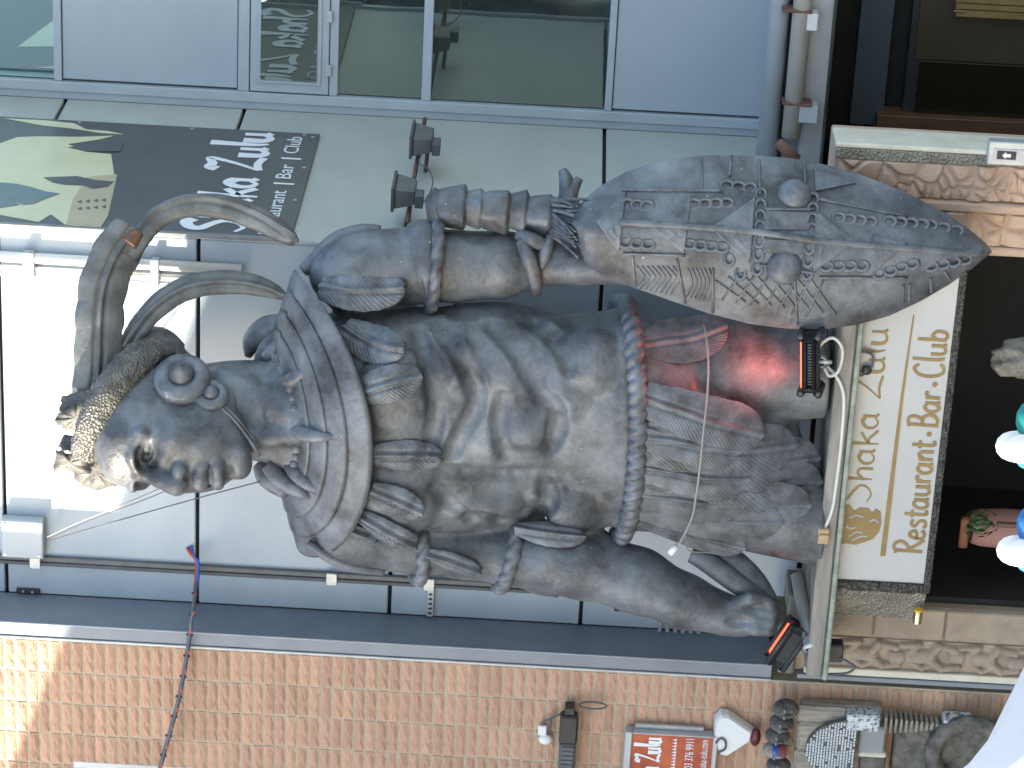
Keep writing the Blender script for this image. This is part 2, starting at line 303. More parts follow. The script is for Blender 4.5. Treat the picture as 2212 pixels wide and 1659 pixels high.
# --- bay clad in grey panels
bay = thing('clad_bay', (0, 0.3, 3.3), 'projecting bay clad in large pale grey panels behind the warrior statue', 'building')
box('backing_wall', (-1.66, 0.05, 3.28), (XR-0.05, YW+0.3, 9.6), M['joint'], bay, 0); box('end_wall', (-1.66, 0.05, 0), (-1.2, YW+0.3, 3.279), M['joint'], bay, 0)
box('rear_wall', (-4.2, YW+0.32, 0), (6.02, YW+0.6, 9.6), M['joint'], bay, 0)
zj = [3.30, 4.66, 5.885, 7.118, 8.34, 9.55]; xs_front = [-1.66, XR]
for i in range(5):
    box('panel', (-1.655, 0.0, zj[i]+0.012), (XR-0.006, 0.048, zj[i+1]-0.012), M['cladding'], bay, 0.006)
    box('return_panel', (XR-0.048, 0.05, zj[i]+0.012), (XR, YW-0.03, zj[i+1]-0.012), M['cladding_return'], bay, 0.006)
MB().box((XR+0.001, -0.012, 3.3), (XR+0.02, 0.03, 9.55)).build('corner_trim', M['steel_edge'], bay)

# --- window wall to the right of the bay
ww = thing('window_wall', (1.8, YW, 3.6), 'pale grey window wall with teal glass at the right of the bay', 'building')
XE = 6.0
box('backing', (XR-0.049, YW+0.16, 3.2), (XE, YW+0.3, 9.6), M['dark_in'], ww, 0)
box('jamb', (0.846, YW-0.028, 3.2), (0.905, YW+0.15, 9.6), M['frame'], ww)
box('jamb', (0.907, YW-0.05, 3.2), (0.975, YW+0.15, 9.6), M['frame'], ww)
def rail(z0, z1): box('transom', (0.977, YW-0.035, z0), (XE, YW+0.1, z1), M['frame'], ww)
def pane(z0, z1, m, x0=0.985): MB().box((x0, YW+0.0, z0), (XE, YW+0.012, z1)).build('pane', m, ww)
def infill(z0, z1): box('infill_panel', (0.99, YW-0.02, z0), (XE, YW+0.02, z1), M['infill'], ww, 0.005)
pane(8.42, 9.6, M['glass_top']); rail(8.366, 8.42); infill(7.172, 8.360); rail(7.09, 7.166)
sash = box('sash', (0.985, YW-0.045, 6.55), (XE, YW-0.005, 7.082), M['frame'], ww)
box('sash_bead', (1.05, YW-0.058, 6.60), (XE, YW-0.046, 7.035), M['frame'], ww, 0.003)
MB().box((1.077, YW-0.066, 6.63), (XE, YW-0.0585, 7.01)).build('pane', M['glass'], ww)
box('hinge', (1.12, YW-0.062, 6.53), (1.20, YW-0.046, 6.575), M['galv'], ww, 0.003); box('hinge', (1.50, YW-0.062, 6.53), (1.58, YW-0.046, 6.575), M['galv'], ww, 0.003)
rail(6.487, 6.545); pane(5.92, 6.487, M['glass']); rail(5.853, 5.917); pane(4.672, 5.853, M['glass']); rail(4.622, 4.67); infill(3.3, 4.616)

# --- canopy, gutter and pipe over the side entrance
Yc = 1.3
zc = [onY(x, 250, Yc)[2] for x in (1642, 1688, 1692, 1733, 1740, 1783)]
cn = thing('entrance_canopy', (2.2, 1.8, zc[5]), 'grey gutter and glass canopy edge over the dark side entrance', 'canopy')
MB().tube([(0.9, Yc+0.10, (zc[0]+zc[1])/2), (XE, Yc+0.10, (zc[0]+zc[1])/2)], (zc[0]-zc[1])/2, 18).build('gutter', M['frame'], cn, True)
box('fascia', (0.9, Yc+0.08, zc[5]), (XE, Yc+0.12, zc[3]), M['steel_edge'], cn); box('shadow_gap', (0.9, Yc+0.13, zc[3]+0.002), (XE, Yc+0.16, zc[0]-0.05), M['joint'], cn, 0)
box('roof_slab', (XR+0.02, Yc+0.121, zc[5]), (XE, YW-0.06, zc[2]-0.02), M['steel'], cn)
box('glass_edge', (0.9, Yc+0.02, zc[5]-0.012), (XE, Yc+0.078, zc[5]+0.006), M['glass'], cn, 0.002)
pp = thing('service_pipe', (2.2, Yc, zc[3]), 'long cream pipe on brackets along the canopy edge', 'pipe')
MB().tube([(1.26, Yc, (zc[2]+zc[3])/2), (XE, Yc, (zc[2]+zc[3])/2)], (zc[2]-zc[3])/2, 18).build('pipe', M['cream_pipe'], pp, True)
for y_, m_ in ((45, 'white'), (245, 'frame')):
    c = onY(1742, y_, Yc-0.02); box('bracket', (c[0]-0.055, Yc-0.05, c[2]-0.07), (c[0]+0.055, Yc+0.07, c[2]+0.05), M[m_], pp)
    box('bracket_strap', (c[0]+0.058, Yc-0.062, c[2]-0.03), (c[0]+0.075, Yc+0.07, c[2]+0.16), M['rod'], pp)
a_, b_ = onY(1680, 308, Yc-0.1), onY(1722, 345, Yc-0.1)
MB().tube([a_, b_], 0.035, 10).build('rusty_end', M['brown_flag'], pp, True)

# --- dark side entrance under the canopy
se = thing('side_entrance', (2.2, 1.8, 0), 'dark glazed side entrance beneath the canopy', 'entrance')
box('back_wall', (0.87, 2.35, 0.0), (XE, 2.44, zc[5]-0.02), M['dark_in'], se, 0)
def seb(name, x0, x1, y0, y1, Y, th, m):
    p, q = onY(x0, y0, Y), onY(x1, y1, Y); lo = np.minimum(p, q); hi = np.maximum(p, q); lo[1] = Y; hi[1] = Y+th
    return box(name, lo, hi, M[m], se)
seb('wall_panel', 1835, 1940, 268, -60, 2.2, 0.14, 'dark_blue')
seb('door_frame', 1945, 2330, 268, -60, 2.2, 0.10, 'black')
seb('door_pane', 1975, 2330, 246, 150, 2.185, 0.012, 'glass_dark'); seb('door_pane', 1975, 2330, 128, -60, 2.185, 0.012, 'brown_in')
seb('jamb_trim', 1890, 2330, 300, 272, 2.1, 0.2, 'wood_trim')
for i in range(3): seb('gold_bar', 2064, 2330, 8+i*14, 4+i*14, 2.1, 0.02, 'gold')
seb('gold_upright', 2060, 2085, 27, 23, 2.085, 0.012, 'gold')

# --- steel column between bay and brick wall
sc = thing('steel_column', (-1.7, -0.2, 3.45), 'blue grey steel column between the bay and the brick wall', 'column')
box('web', (-1.757, YB+0.012, 3.45), (-1.655, -0.003, 9.6), M['steel'], sc)
box('flange', (-1.735, YB-0.01, 3.45), (-1.652, YB+0.010, 9.6), M['steel'], sc)
box('edge_strip', (-1.757, YB-0.018, 3.45), (-1.74, YB+0.010, 9.6), M['steel_edge'], sc)
box('edge_strip', (-1.654, YB-0.013, 3.45), (-1.644, YB+0.0, 9.6), M['steel_edge'], sc)

# --- brick wall, stack bonded, every brick in view its own part
bw = thing('brick_wall', (-2.4, YB+0.15, 0), 'stack bonded orange brick wall with sandy mortar at the left', 'wall')
WX, WZ0, WZ1 = -2.64, 5.3, 7.86            # window opening in the brickwork
mb = MB(); mb.box((-4.2, YB+0.009, 0), (-1.76, 0.4, WZ0)); mb.box((WX, YB+0.009, WZ0), (-1.76, 0.4, WZ1)); mb.box((-4.2, YB+0.009, WZ1), (-1.76, 0.4, 9.6)); mb.build('mortar', M['mortar'], bw)
def brick_mesh(i, wd=0.212):
    nx, nz = 5, 3; bv = []
    for k in range(nz+1):
        for j in range(nx+1):
            x = -wd/2+wd*j/nx; z = -0.0295+0.059*k/nz; e = j in (0, nx) or k in (0, nz)
            bv.append((x+(0 if j in (0, nx) else random.uniform(-.006, .006))+(random.uniform(-.0015, .0015) if e else 0), (0.006 if e else random.uniform(-.006, .0015)), z+random.uniform(-.0018, .0018)))
    n = len(bv); f = [(k*(nx+1)+j, k*(nx+1)+j+1, (k+1)*(nx+1)+j+1, (k+1)*(nx+1)+j) for k in range(nz) for j in range(nx)]
    rim = [j for j in range(nx+1)]+[(k+1)*(nx+1)+nx for k in range(nz)]+[nz*(nx+1)+nx-1-j for j in range(nx)]+[(nz-1-k)*(nx+1) for k in range(nz-1)]
    bv += [(bv[r][0], 0.03, bv[r][2]) for r in rim]; L = len(rim); f += [(rim[a], n+a, n+(a+1) % L, rim[(a+1) % L]) for a in range(L)]
    me = bpy.data.meshes.new('brick'); me.from_pydata(bv, [], f); me.materials.append(M['brick']); me.update(); return me
bms = [brick_mesh(i) for i in range(8)]
spots = []
for c in range(10):
    for r in range(132):
        z = 0.07+r*0.0718; x = -1.7725-0.11-c*0.2245
        if c >= 4 and x-0.11 < WX and WZ0-0.02 < z < WZ1+0.02: continue
        if z > 9.55: continue
        q = np.array([x, YB, z])-CAM; dz = q@Fw; px, py = 1106+FPX*(q@CX)/dz, 829.5-FPX*(q@CY)/dz
        if px < -500 or px > 3100 or py > 2300: continue
        spots.append((max(0, py-1659)*50+max(0, px-2085)*8+max(0, -px)*50+abs(px-1000)*0.02+c*20, x, z))
spots.sort(); rest = MB()
for i, (k, x, z) in enumerate(spots):
    me = random.choice(bms); loc = np.array([x+random.uniform(-.002, .002), YB+random.uniform(-.003, .002), z+random.uniform(-.0012, .0012)])
    if i < 300: link('brick', me, bw, loc)
    else: rest.add(np.array([v.co[:] for v in me.vertices])+loc, [tuple(p.vertices) for p in me.polygons])
if rest.n: rest.build('brickwork', M['brick'], bw)['kind'] = 'stuff'
wi = thing('brick_wall_window', (-3.0, YB, WZ0), 'blue grey window frame let into the brick wall at the far left', 'window')
for nm, lo, hi in (('frame_side', (WX-0.05, YB+0.0, WZ0), (WX-0.001, YB+0.1, WZ1)), ('frame_head', (-4.2, YB, WZ1-0.03), (WX-0.051, YB+0.1, WZ1-0.001)), ('mullion', (-4.2, YB+0.01, WZ1-0.30), (WX-0.051, YB+0.1, WZ1-0.28))):
    box(nm, lo, hi, M['steel_edge'], wi)
box('reveal', (-4.2, YB+0.09, WZ0), (WX-0.051, YB+0.13, WZ1-0.031), M['steel'], wi, 0)

# --- neighbouring wing on the left that shades the street
nb = thing('neighbouring_building', (-15, -5, 0), 'tall rendered wing across the yard on the left', 'building')
NX, NY0, NY1, NH = -9.0, -11.5, 10.0, 10.55
box('wall', (-24, NY0, 0), (NX, NY1, NH-0.1), M['render'], nb, 0); box('roof', (-24.1, NY0-0.1, NH-0.098), (NX+0.1, NY1+0.1, NH), M['steel'], nb, 0)
for i in range(5):
    for j in range(3):
        y = -10+i*3.6; z = 1.2+j*3; f = box('window', (NX+0.002, y, z), (NX+0.05, y+1.4, z+1.6), M['frame'], nb, 0); MB().box((NX+0.052, y+0.08, z+0.08), (NX+0.06, y+1.32, z+1.52)).build('pane', M['glass'], f)

# --- ledge that carries the statue
LY = -0.95                                   # front of the ledge
zt_ = onY(1797, 900, LY)[2]; zb_ = onY(1841, 900, LY)[2]; ZL = float(zt_)
lx0, lx1 = onY(1770, 1466, LY)[0], onY(1800, 640, LY)[0]
le = thing('stone_ledge', (0.0, -0.5, zb_), 'weathered ledge with mossy front edge beneath the statue', 'ledge')
def ledge_board(name, y0, y1, z0, z1, m): box(name, (lx0, y0, z0), (lx1, y1, z1), M[m], le, 0.01)
ledge_board('front_board', LY, LY+0.04, zb_+0.022, ZL, 'ledge'); ledge_board('edge_lip', LY-0.03, LY+0.05, zb_-0.012, zb_+0.018, 'ledge_edge')
ledge_board('top_board', LY+0.05, -0.62, ZL-0.05, ZL-0.004, 'ledge'); ledge_board('top_board', -0.605, -0.30, ZL-0.05, ZL-0.006, 'ledge'); ledge_board('top_board', -0.285, -0.01, ZL-0.05, ZL-0.008, 'ledge')

# --- pillars of the restaurant entrance
def hfield(name, lo, hi, Y, fn, nx, nz, m, parent):
    """relief panel facing -Y with real depth"""
    X = np.linspace(lo[0], hi[0], nx); Z = np.linspace(lo[1], hi[1], nz); gx, gz = np.meshgrid(X, Z, indexing='ij'); H = fn(gx, gz)
    e = np.minimum.reduce([gx-lo[0], hi[0]-gx, gz-lo[1], hi[1]-gz]); H = np.where(e < 1e-9, 0, H)
    G = np.stack([gx, Y-H, gz], -1); mb = MB(); mb.grid(G)
    mb.box((lo[0], Y+0.001, lo[1]), (hi[0], Y+0.03, hi[1])); return mb.build(name, m, parent, True, fix=False)
def worley(gx, gz, sc, seed, depth):
    r = np.random.default_rng(seed); x0, x1, z0, z1 = gx.min(), gx.max(), gz.min(), gz.max(); n = int((x1-x0)*(z1-z0)/sc**2)+4
    P = np.stack([r.uniform(x0, x1, n), r.uniform(z0, z1, n)], 1); hgt = r.uniform(0.5, 1.0, n); sl_ = r.uniform(-1, 1, (n, 2))
    D = np.sqrt((gx[..., None]-P[:, 0])**2+(gz[..., None]-P[:, 1])**2); o = np.argsort(D, -1)[..., :2]
    d1 = np.take_along_axis(D, o[..., :1], -1)[..., 0]; d2 = np.take_along_axis(D, o[..., 1:2], -1)[..., 0]; k = o[..., 0]
    edge = np.clip((d2-d1)/(0.35*sc), 0, 1)**0.6
    return depth*edge*hgt[k]*(1+0.35*(sl_[k, 0]*(gx-P[k, 0])+sl_[k, 1]*(gz-P[k, 1]))/sc*2)
pr = thing('entrance_pillar', (1.5, -0.4, 0), 'pink sandstone pillar with carved relief right of the white lightbox sign', 'pillar', 'carved pillars of the entrance')
def px_x(x, y, Y): return onY(x, y, Y)[0]
zt = onY(1806, 330, -0.45)[2]
xa, xb, xc_, xd, xe, xf = (px_x(1995, y, -0.45) for y in (545, 526, 452, 432, 352, 330))
box('core', (xa-0.02, -0.40, 0), (xf-0.002, -0.02, zt), M['sandstone'], pr, 0.01)
hfield('carved_panel', (xb, 2.0), (xc_-0.006, zt-0.02), -0.41, lambda a, b: worley(a, b, 0.13, 3, 0.05), 46, 150, M['sandstone'], pr)
box('raised_band', (xc_, -0.47, 0), (xd, -0.401, zt-0.01), M['sandstone'], pr, 0.01)
hfield('carved_panel', (xd+0.006, 2.0), (xe-0.005, zt-0.02), -0.41, lambda a, b: worley(a, b, 0.09, 8, 0.05), 56, 170, M['sandstone'], pr)
box('edge_band', (xa, -0.45, 0), (xb-0.004, -0.401, zt-0.03), M['sandstone'], pr, 0.01)
box('woven_strip', (xe, -0.45, 0), (xf, -0.401, zt), M['woven'], pr, 0.004)
box('side_facing', (xf, -0.44, 0), (xf+0.03, -0.16, zt+0.004), M['limestone'], pr, 0.008)
# small plate with an arrow on the pillar
c = onY(2180, 335, -0.47)
pl = thing('wall_plate', (c[0], -0.5, c[2]), 'silver framed plate with dark square fixed to the pink pillar', 'plate')
q0 = onY(2135, 352, -0.5)[0]; q1 = onY(2135, 302, -0.5)[0]; zt2 = onY(2133, 330, -0.5)[2]
box('plate', (q0, -0.53, zt2-0.5), (q1, -0.452, zt2), M['galv'], pl, 0.006); box('inset', (q0+0.03, -0.536, zt2-0.45), (q1-0.04, -0.5305, zt2-0.03), M['steel_edge'], pl, 0.001)
box('dark_square', (q0+0.04, -0.541, zt2-0.16), (q1-0.05, -0.5365, zt2-0.05), M['black'], pl, 0.001)
ar = np.array([(-.012, -.03), (-.012, .005), (-.026, .005), (0, .032), (.026, .005), (.012, .005), (.012, -.03)])*0.8
MB().prism([((q0+q1)/2-0.005+a, -0.5415, zt2-0.105+b) for a, b in ar], (0, -0.002, 0)).build('arrow', M['white_print'], pl)

pL = thing('entrance_pillar', (-1.4, -0.5, 0), 'dull sandstone pillar carved with figures beneath the ledge end at the left', 'pillar', 'carved pillars of the entrance')
PY = -0.5
X_ = [px_x(1900, y, PY) for y in (1312, 1378, 1383, 1446, 1462, 1472)]; ztl = onY(1722, 1380, PY)[2]
box('core', (X_[4], PY+0.03, 0), (X_[0], -0.02, ztl), M['sandstone_dull'], pL, 0.01)
for k, (za, zb) in enumerate(((2.86, ztl-0.02), (2.42, 2.85), (1.6, 2.41), (0.0, 1.59))):
    box('block', (X_[1], PY, za), (X_[0]-0.002, PY+0.029, zb), M['sandstone_dull'], pL, 0.01)
def capsh(gx, gz, a, b, r, h):
    a = np.array(a); b = np.array(b); v = b-a; t = np.clip(((gx-a[0])*v[0]+(gz-a[1])*v[1])/(v@v+1e-9), 0, 1)
    d = np.sqrt((gx-a[0]-t*v[0])**2+(gz-a[1]-t*v[1])**2)/r; return h*np.sqrt(np.clip(1-d*d, 0, 1))
def figures(gx, gz):
    H = 0.004*np.sin(gx*90)*np.sin(gz*70); xm = (gx.min()+gx.max())/2; hw = (gx.max()-gx.min())/2
    for k in range(5):
        z0 = 2.98-k*0.37; o = (-1)**k
        for a, b, r, h in (((xm+o*.01, z0+.10), (xm+o*.01, z0+.06), .045, .05), ((xm, z0), (xm, z0-.12), .05, .045), ((xm-.03, z0+.01), (xm-.8*hw, z0-.08), .022, .04), ((xm-.8*hw, z0-.08), (xm-.4*hw, z0-.15), .02, .04),
                           ((xm+.03, z0+.01), (xm+.8*hw, z0-.05), .022, .04), ((xm+.8*hw, z0-.05), (xm+.7*hw, z0+.06), .02, .035), ((xm-.02, z0-.13), (xm-.75*hw, z0-.20), .03, .045), ((xm-.75*hw, z0-.20), (xm-.6*hw, z0-.3), .025, .04),
                           ((xm+.02, z0-.13), (xm+.75*hw, z0-.17), .03, .045), ((xm+.75*hw, z0-.17), (xm+.55*hw, z0-.28), .025, .04)):
            H = np.maximum(H, capsh(gx, gz, a, b, r, h))
    return H
hfield('carved_figures', (X_[3], 1.4), (X_[2], ztl-0.04), PY+0.02, figures, 52, 230, M['sandstone_dull'], pL)
box('cream_edge', (X_[4]+0.002, PY-0.01, 0), (X_[3]-0.003, PY+0.028, ztl-0.06), M['limestone'], pL, 0.005)
box('metal_edge', (X_[5], PY-0.02, 0), (X_[4]-0.001, PY+0.05, ztl-0.02), M['steel'], pL, 0.004)
# mossy capital blocks on top of that pillar
for nm, xx0, xx1, yy0, yy1, Y in (('capital_block', 1680, 1712, 1405, 1455, PY-0.02), ('capital_block', 1676, 1722, 1345, 1400, PY-0.06), ('capital_block', 1700, 1724, 1286, 1340, PY-0.03)):
    p, q = onY(xx0, yy1, Y), onY(xx1, yy0, Y); box(nm, (p[0], Y, ztl+0.001), (q[0], Y+0.35, max(p[2], ztl+0.05)), M['stone_algae'], pL, 0.012)

# --- lightbox sign under the ledge
SY = -0.86; sx0, sx1, sz0 = onY(1900, 1256, SY)[0], onY(2050, 585, SY)[0], onY(2058, 725, SY)[2]; szb = onY(2086, 620, SY)[2]; szt = zb_-0.02
sg = thing('lightbox_sign', (0.3, SY, 2.6), 'white lightbox sign with gold handwriting in a dark hammered frame', 'sign')
box('face', (sx0, SY, sz0), (sx1, SY+0.05, szt), M['acrylic'], sg, 0.002)
box('frame', (sx0-0.055, SY-0.02, szb), (sx1+0.055, SY+0.10, sz0-0.001), M['hammered'], sg, 0.006)
box('frame', (sx0-0.055, SY-0.02, sz0), (sx0-0.001, SY+0.10, szt), M['hammered'], sg, 0.006)
box('frame', (sx1+0.001, SY-0.02, sz0), (sx1+0.055, SY+0.10, szt), M['hammered'], sg, 0.006)
box('casing', (sx0-0.02, SY+0.052, szb+0.004), (sx1+0.02, -0.45, szt), M['dark_in'], sg, 0)
A_ = onY(1995, 1282, SY)[0]; B_ = onY(1995, 1338, SY+0.12)[0]
mb = MB(); mb.prism([(A_, SY-0.012, szb+0.02), (B_, SY+0.12, szb+0.02), (B_, SY+0.12, szt), (A_, SY-0.012, szt)], (0.02, 0.03, 0)); mb.build('woven_side', M['woven'], sg, fix=True)
c = onY(1982, 1322, SY+0.02); mb = MB(); mb.tube([c+np.array([-0.055, -0.03, 0]), c+np.array([0.02, -0.03, 0])], 0.028, 16); mb.build('brass_stud', M['brass'], sg)
mb = MB(); mb.tube([c+np.array([0.021, -0.03, 0]), c+np.array([0.036, -0.03, 0])], 0.026, 16); mb.build('amber_cap', M['amber'], sg)
R_, U_, N_ = (1, 0, 0), (0, 0, 1), (0, -1, 0)
zb = onY(2000, 1000, SY)[2]
xl, xr = onY(1960, 1195, SY)[0], onY(2035, 712, SY)[0]
letters('Restaurant.Bar.Club', (xl, SY, onY(1992, 1195, SY)[2]), R_, U_, N_, xr-xl, onY(1930, 1195, SY)[2]-onY(1992, 1195, SY)[2], 0.0125, M['gold'], sg, taper=False)
xl, xr = onY(1860, 1085, SY)[0], onY(1900, 705, SY)[0]
letters('Shaka Zulu', (xl, SY, onY(1878, 1085, SY)[2]), R_, U_, N_, xr-xl, onY(1812, 1085, SY)[2]-onY(1878, 1085, SY)[2], 0.010, M['gold'], sg)
# rule and warrior's head emblem
pts = [onY(x, y, SY) for x, y in ((1912, 1200), (1901, 1200), (1915, 1090), (1946, 850), (1972, 680), (1975, 680), (1952, 850), (1925, 1090))]
MB().prism([p+np.array([0, -0.004, 0]) for p in pts], (0, -0.003, 0)).build('rule', M['gold'], sg, fix=True)
em = [(1806, 1128), (1812, 1142), (1820, 1152), (1818, 1166), (1808, 1176), (1828, 1173), (1848, 1176), (1868, 1170), (1886, 1163), (1899, 1148), (1904, 1128), (1902, 1106), (1892, 1098), (1884, 1108), (1876, 1098), (1858, 1096), (1846, 1104), (1834, 1090), (1822, 1090), (1812, 1096), (1822, 1102), (1830, 1110), (1814, 1112)]
MB().prism([onY(x, y, SY)+np.array([0, -0.003, 0]) for x, y in em], (0, -0.003, 0)).build('emblem_head', M['gold'], sg, fix=True)
for e in ([(1834, 1118), (1850, 1112), (1864, 1116)], [(1878, 1126), (1890, 1121), (1897, 1128)], [(1832, 1158), (1850, 1148), (1862, 1150)], [(1840, 1166), (1858, 1158), (1874, 1158)], [(1826, 1134), (1836, 1140), (1848, 1138)]):
    MB().tube([onY(x, y, SY)+np.array([0, -0.0062, 0]) for x, y in spline(e, 5)], 0.006, 6).build('emblem_line', M['acrylic'], sg)

# --- dim restaurant doorway behind the sign
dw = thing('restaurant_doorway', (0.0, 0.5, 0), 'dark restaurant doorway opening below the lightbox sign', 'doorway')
box('back_wall', (-1.15, 1.2, 0), (1.3, 1.3, 3.2), M['dark_in'], dw, 0); box('side_wall', (-1.14, -0.4, 0), (-1.10, 1.19, 3.2), M['dark_in'], dw, 0); box('side_wall', (1.22, 0.0, 0), (1.26, 1.19, 3.2), M['dark_in'], dw, 0)  # walls coloured near-black to hold the doorway's shade
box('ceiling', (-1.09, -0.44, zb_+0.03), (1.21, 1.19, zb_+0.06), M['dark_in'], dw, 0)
def dwb(name, x0, x1, y0, y1, Y, th, m):
    p, q = onY(x0, y0, Y), onY(x1, y1, Y); lo = np.minimum(p, q); hi = np.maximum(p, q); lo[1] = Y; hi[1] = Y+th; return box(name, lo, hi, M[m], dw, 0.01)
dwb('orange_panel', 2070, 2098, 1185, 1120, -0.05, 0.04, 'orange_in')
def blob_plant():
    c = onY(2118, 1130, -0.4); t = thing('potted_plant', (c[0], c[1], c[2]-0.5), 'dark green leafy plant in the dim doorway', 'plant')
    mb = MB(); mb.tube([c-np.array([0, 0, .5]), c-np.array([0, 0, .1])], 0.02, 6); mb.build('stem', M['wood_trim'], t)
    mb = MB()
    for i in range(90):
        d = rng.normal(size=3); d /= np.linalg.norm(d); p = c+d*np.array([.10, .08, .13])*rng.uniform(.4, 1); u = np.cross(d, (0, 0, 1.0)); u /= np.linalg.norm(u)+1e-6; v = np.cross(d, u)*rng.uniform(.6, 1)
        mb.add([p-u*.012, p+v*.03, p+u*.012, p-v*.03], [(0, 1, 2, 3)])
    mb.build('foliage', M['leaf'], t)
    q = onY(2098, 1138, -0.2); G = np.array([[q+np.array([r_*math.cos(a), r_*math.sin(a), z_]) for a in np.linspace(0, 2*math.pi, 33)[:-1]] for r_, z_ in ((.085, 0), (.10, 0.0), (.115, -.05), (.125, -.2), (.12, -.5), (.10, -.9))]); MB().grid(G, closed_v=True).build('planter', M['pink_in'], t, True)
blob_plant()
c = onY(2185, 775, -0.5); t = thing('rock_carving', (c[0], c[1], c[2]-0.4), 'rough grey carved rock standing in the dark doorway', 'carving')
mb = MB(); bm = bmesh.new(); bmesh.ops.create_icosphere(bm, subdivisions=4, radius=1)
for v in bm.verts:
    p = np.array(v.co); k = 1+0.13*math.sin(7*p[0]+2)*math.sin(6*p[1])+0.1*math.sin(11*p[2])*math.cos(9*p[0])+rng.normal()*0.012; v.co = Vector(c+np.array([0, 0, -.18])+p*k*np.array([.13, .12, .29]))
mb.bm(bm); mb.build('rock', M['rock'], t, True); box('stand', (c[0]-.1, c[1]-.1, c[2]-1.6), (c[0]+.1, c[1]+.1, c[2]-.44), M['dark_in'], t)

# ================================================================== STATUE
ST = thing('warrior_statue', (0.0, -0.6, ZL), 'giant grey bronze statue of a warrior with plumed headdress and pointed shield', 'statue')
class SDF:
    def __init__(s, lo, hi, h):
        s.lo = np.array(lo, float); s.h = h; s.n = (np.ceil((np.array(hi)-s.lo)/h)+1).astype(int); s.F = np.full(s.n, 200.0, np.float32)
    def sl(s, lo, hi):
        a = np.clip(np.floor((np.array(lo)-s.lo)/s.h).astype(int), 0, s.n-1); b = np.clip(np.ceil((np.array(hi)-s.lo)/s.h).astype(int)+1, 1, s.n)
        return tuple(slice(i, j) for i, j in zip(a, b)), [(s.lo[k]+s.h*np.arange(a[k], b[k], dtype=np.float32)).reshape([-1 if q == k else 1 for q in range(3)]).astype(np.float32) for k in range(3)]
    def comb(s, sl, d, k, sub):
        a = s.F[sl]
        if a.size == 0: return
        if sub:
            e = np.maximum(k-np.abs(-d-a), 0)/k; s.F[sl] = np.maximum(a, -d)+e*e*k*0.25
        else:
            e = np.maximum(k-np.abs(d-a), 0)/k; s.F[sl] = np.minimum(a, d)-e*e*k*0.25
    def ell(s, c, r, k=15, A=None, sub=False):
        c = np.array(c, float); r = np.array(r, float); q = 1-c[2]/FPX; c = np.array([(c[0]-1106)*q, (c[1]-829.5)*q, c[2]]); r = r*q
        m = r.max()+k+2*s.h; sl, (X, Y, Z) = s.sl(c-m, c+m); X = X-c[0]; Y = Y-c[1]; Z = Z-c[2]
        if A is None: A = np.eye(3)
        L = [A[i][0]*X+A[i][1]*Y+A[i][2]*Z for i in range(3)]
        k0 = np.sqrt(sum((L[i]/r[i])**2 for i in range(3))); k1 = np.sqrt(sum((L[i]/r[i]**2)**2 for i in range(3)))+1e-6
        s.comb(sl, k0*(k0-1)/k1, k, sub)
    def cap(s, a, b, ra, rb, k=15, sub=False):
        qa = 1-a[2]/FPX; qb = 1-b[2]/FPX; a = np.array([(a[0]-1106)*qa, (a[1]-829.5)*qa, a[2]]); b = np.array([(b[0]-1106)*qb, (b[1]-829.5)*qb, b[2]])
        m = max(ra, rb)+k+2*s.h; sl, (X, Y, Z) = s.sl(np.minimum(a, b)-m, np.maximum(a, b)+m); v = b-a
        t = np.clip(((X-a[0])*v[0]+(Y-a[1])*v[1]+(Z-a[2])*v[2])/(v@v), 0, 1)
        d = np.sqrt((X-a[0]-t*v[0])**2+(Y-a[1]-t*v[1])**2+(Z-a[2]-t*v[2])**2)-(ra+(rb-ra)*t); s.comb(sl, d, k, sub)
    def chain(s, P, R, k=15, sub=False):
        for i in range(len(P)-1): s.cap(P[i], P[i+1], R[i], R[i+1], k, sub)
    def mesh(s):
        F = s.F; I = F < 0; nx, ny, nz = F.shape
        cs = [(i, j, k) for i in (0, 1) for j in (0, 1) for k in (0, 1)]
        sub = lambda A, c: A[c[0]:nx-1+c[0], c[1]:ny-1+c[1], c[2]:nz-1+c[2]]
        cnt = sum(sub(I, c).astype(np.int8) for c in cs); mk = (cnt > 0) & (cnt < 8); idx = np.argwhere(mk); ids = np.full(mk.shape, -1, np.int64); ids[mk] = np.arange(len(idx))
        P = np.zeros((len(idx), 3)); n = np.zeros(len(idx))
        for a in cs:
            for ax in range(3):
                if a[ax]: continue
                b = list(a); b[ax] = 1
                fa = F[idx[:, 0]+a[0], idx[:, 1]+a[1], idx[:, 2]+a[2]]; fb = F[idx[:, 0]+b[0], idx[:, 1]+b[1], idx[:, 2]+b[2]]
                x = (fa < 0) != (fb < 0); t = np.where(x, fa/np.where(x, fa-fb, 1), 0); p = np.repeat(np.array(a, float)[None], len(idx), 0); p[:, ax] = t
                P[x] += p[x]; n[x] += 1
        P = s.lo+(idx+P/n[:, None])*s.h; Q = []
        for ax in range(3):
            u, v = (ax+1) % 3, (ax+2) % 3; sa = [slice(None)]*3; sb = [slice(None)]*3; sa[ax] = slice(0, -1); sb[ax] = slice(1, None)
            for o in (u, v): sa[o] = slice(1, -1); sb[o] = slice(1, -1)
            A = I[tuple(sa)]; B = I[tuple(sb)]; e = np.argwhere(A != B)
            fl = A[e[:, 0], e[:, 1], e[:, 2]]; e = e.copy(); e[:, u] += 1; e[:, v] += 1
            def cell(du, dv):
                c = e.copy(); c[:, u] += du; c[:, v] += dv; return ids[c[:, 0], c[:, 1], c[:, 2]]
            q = np.stack([cell(-1, -1), cell(0, -1), cell(0, 0), cell(-1, 0)], 1); q[~fl] = q[~fl][:, ::-1]; Q.append(q)
        return P, np.concatenate(Q)
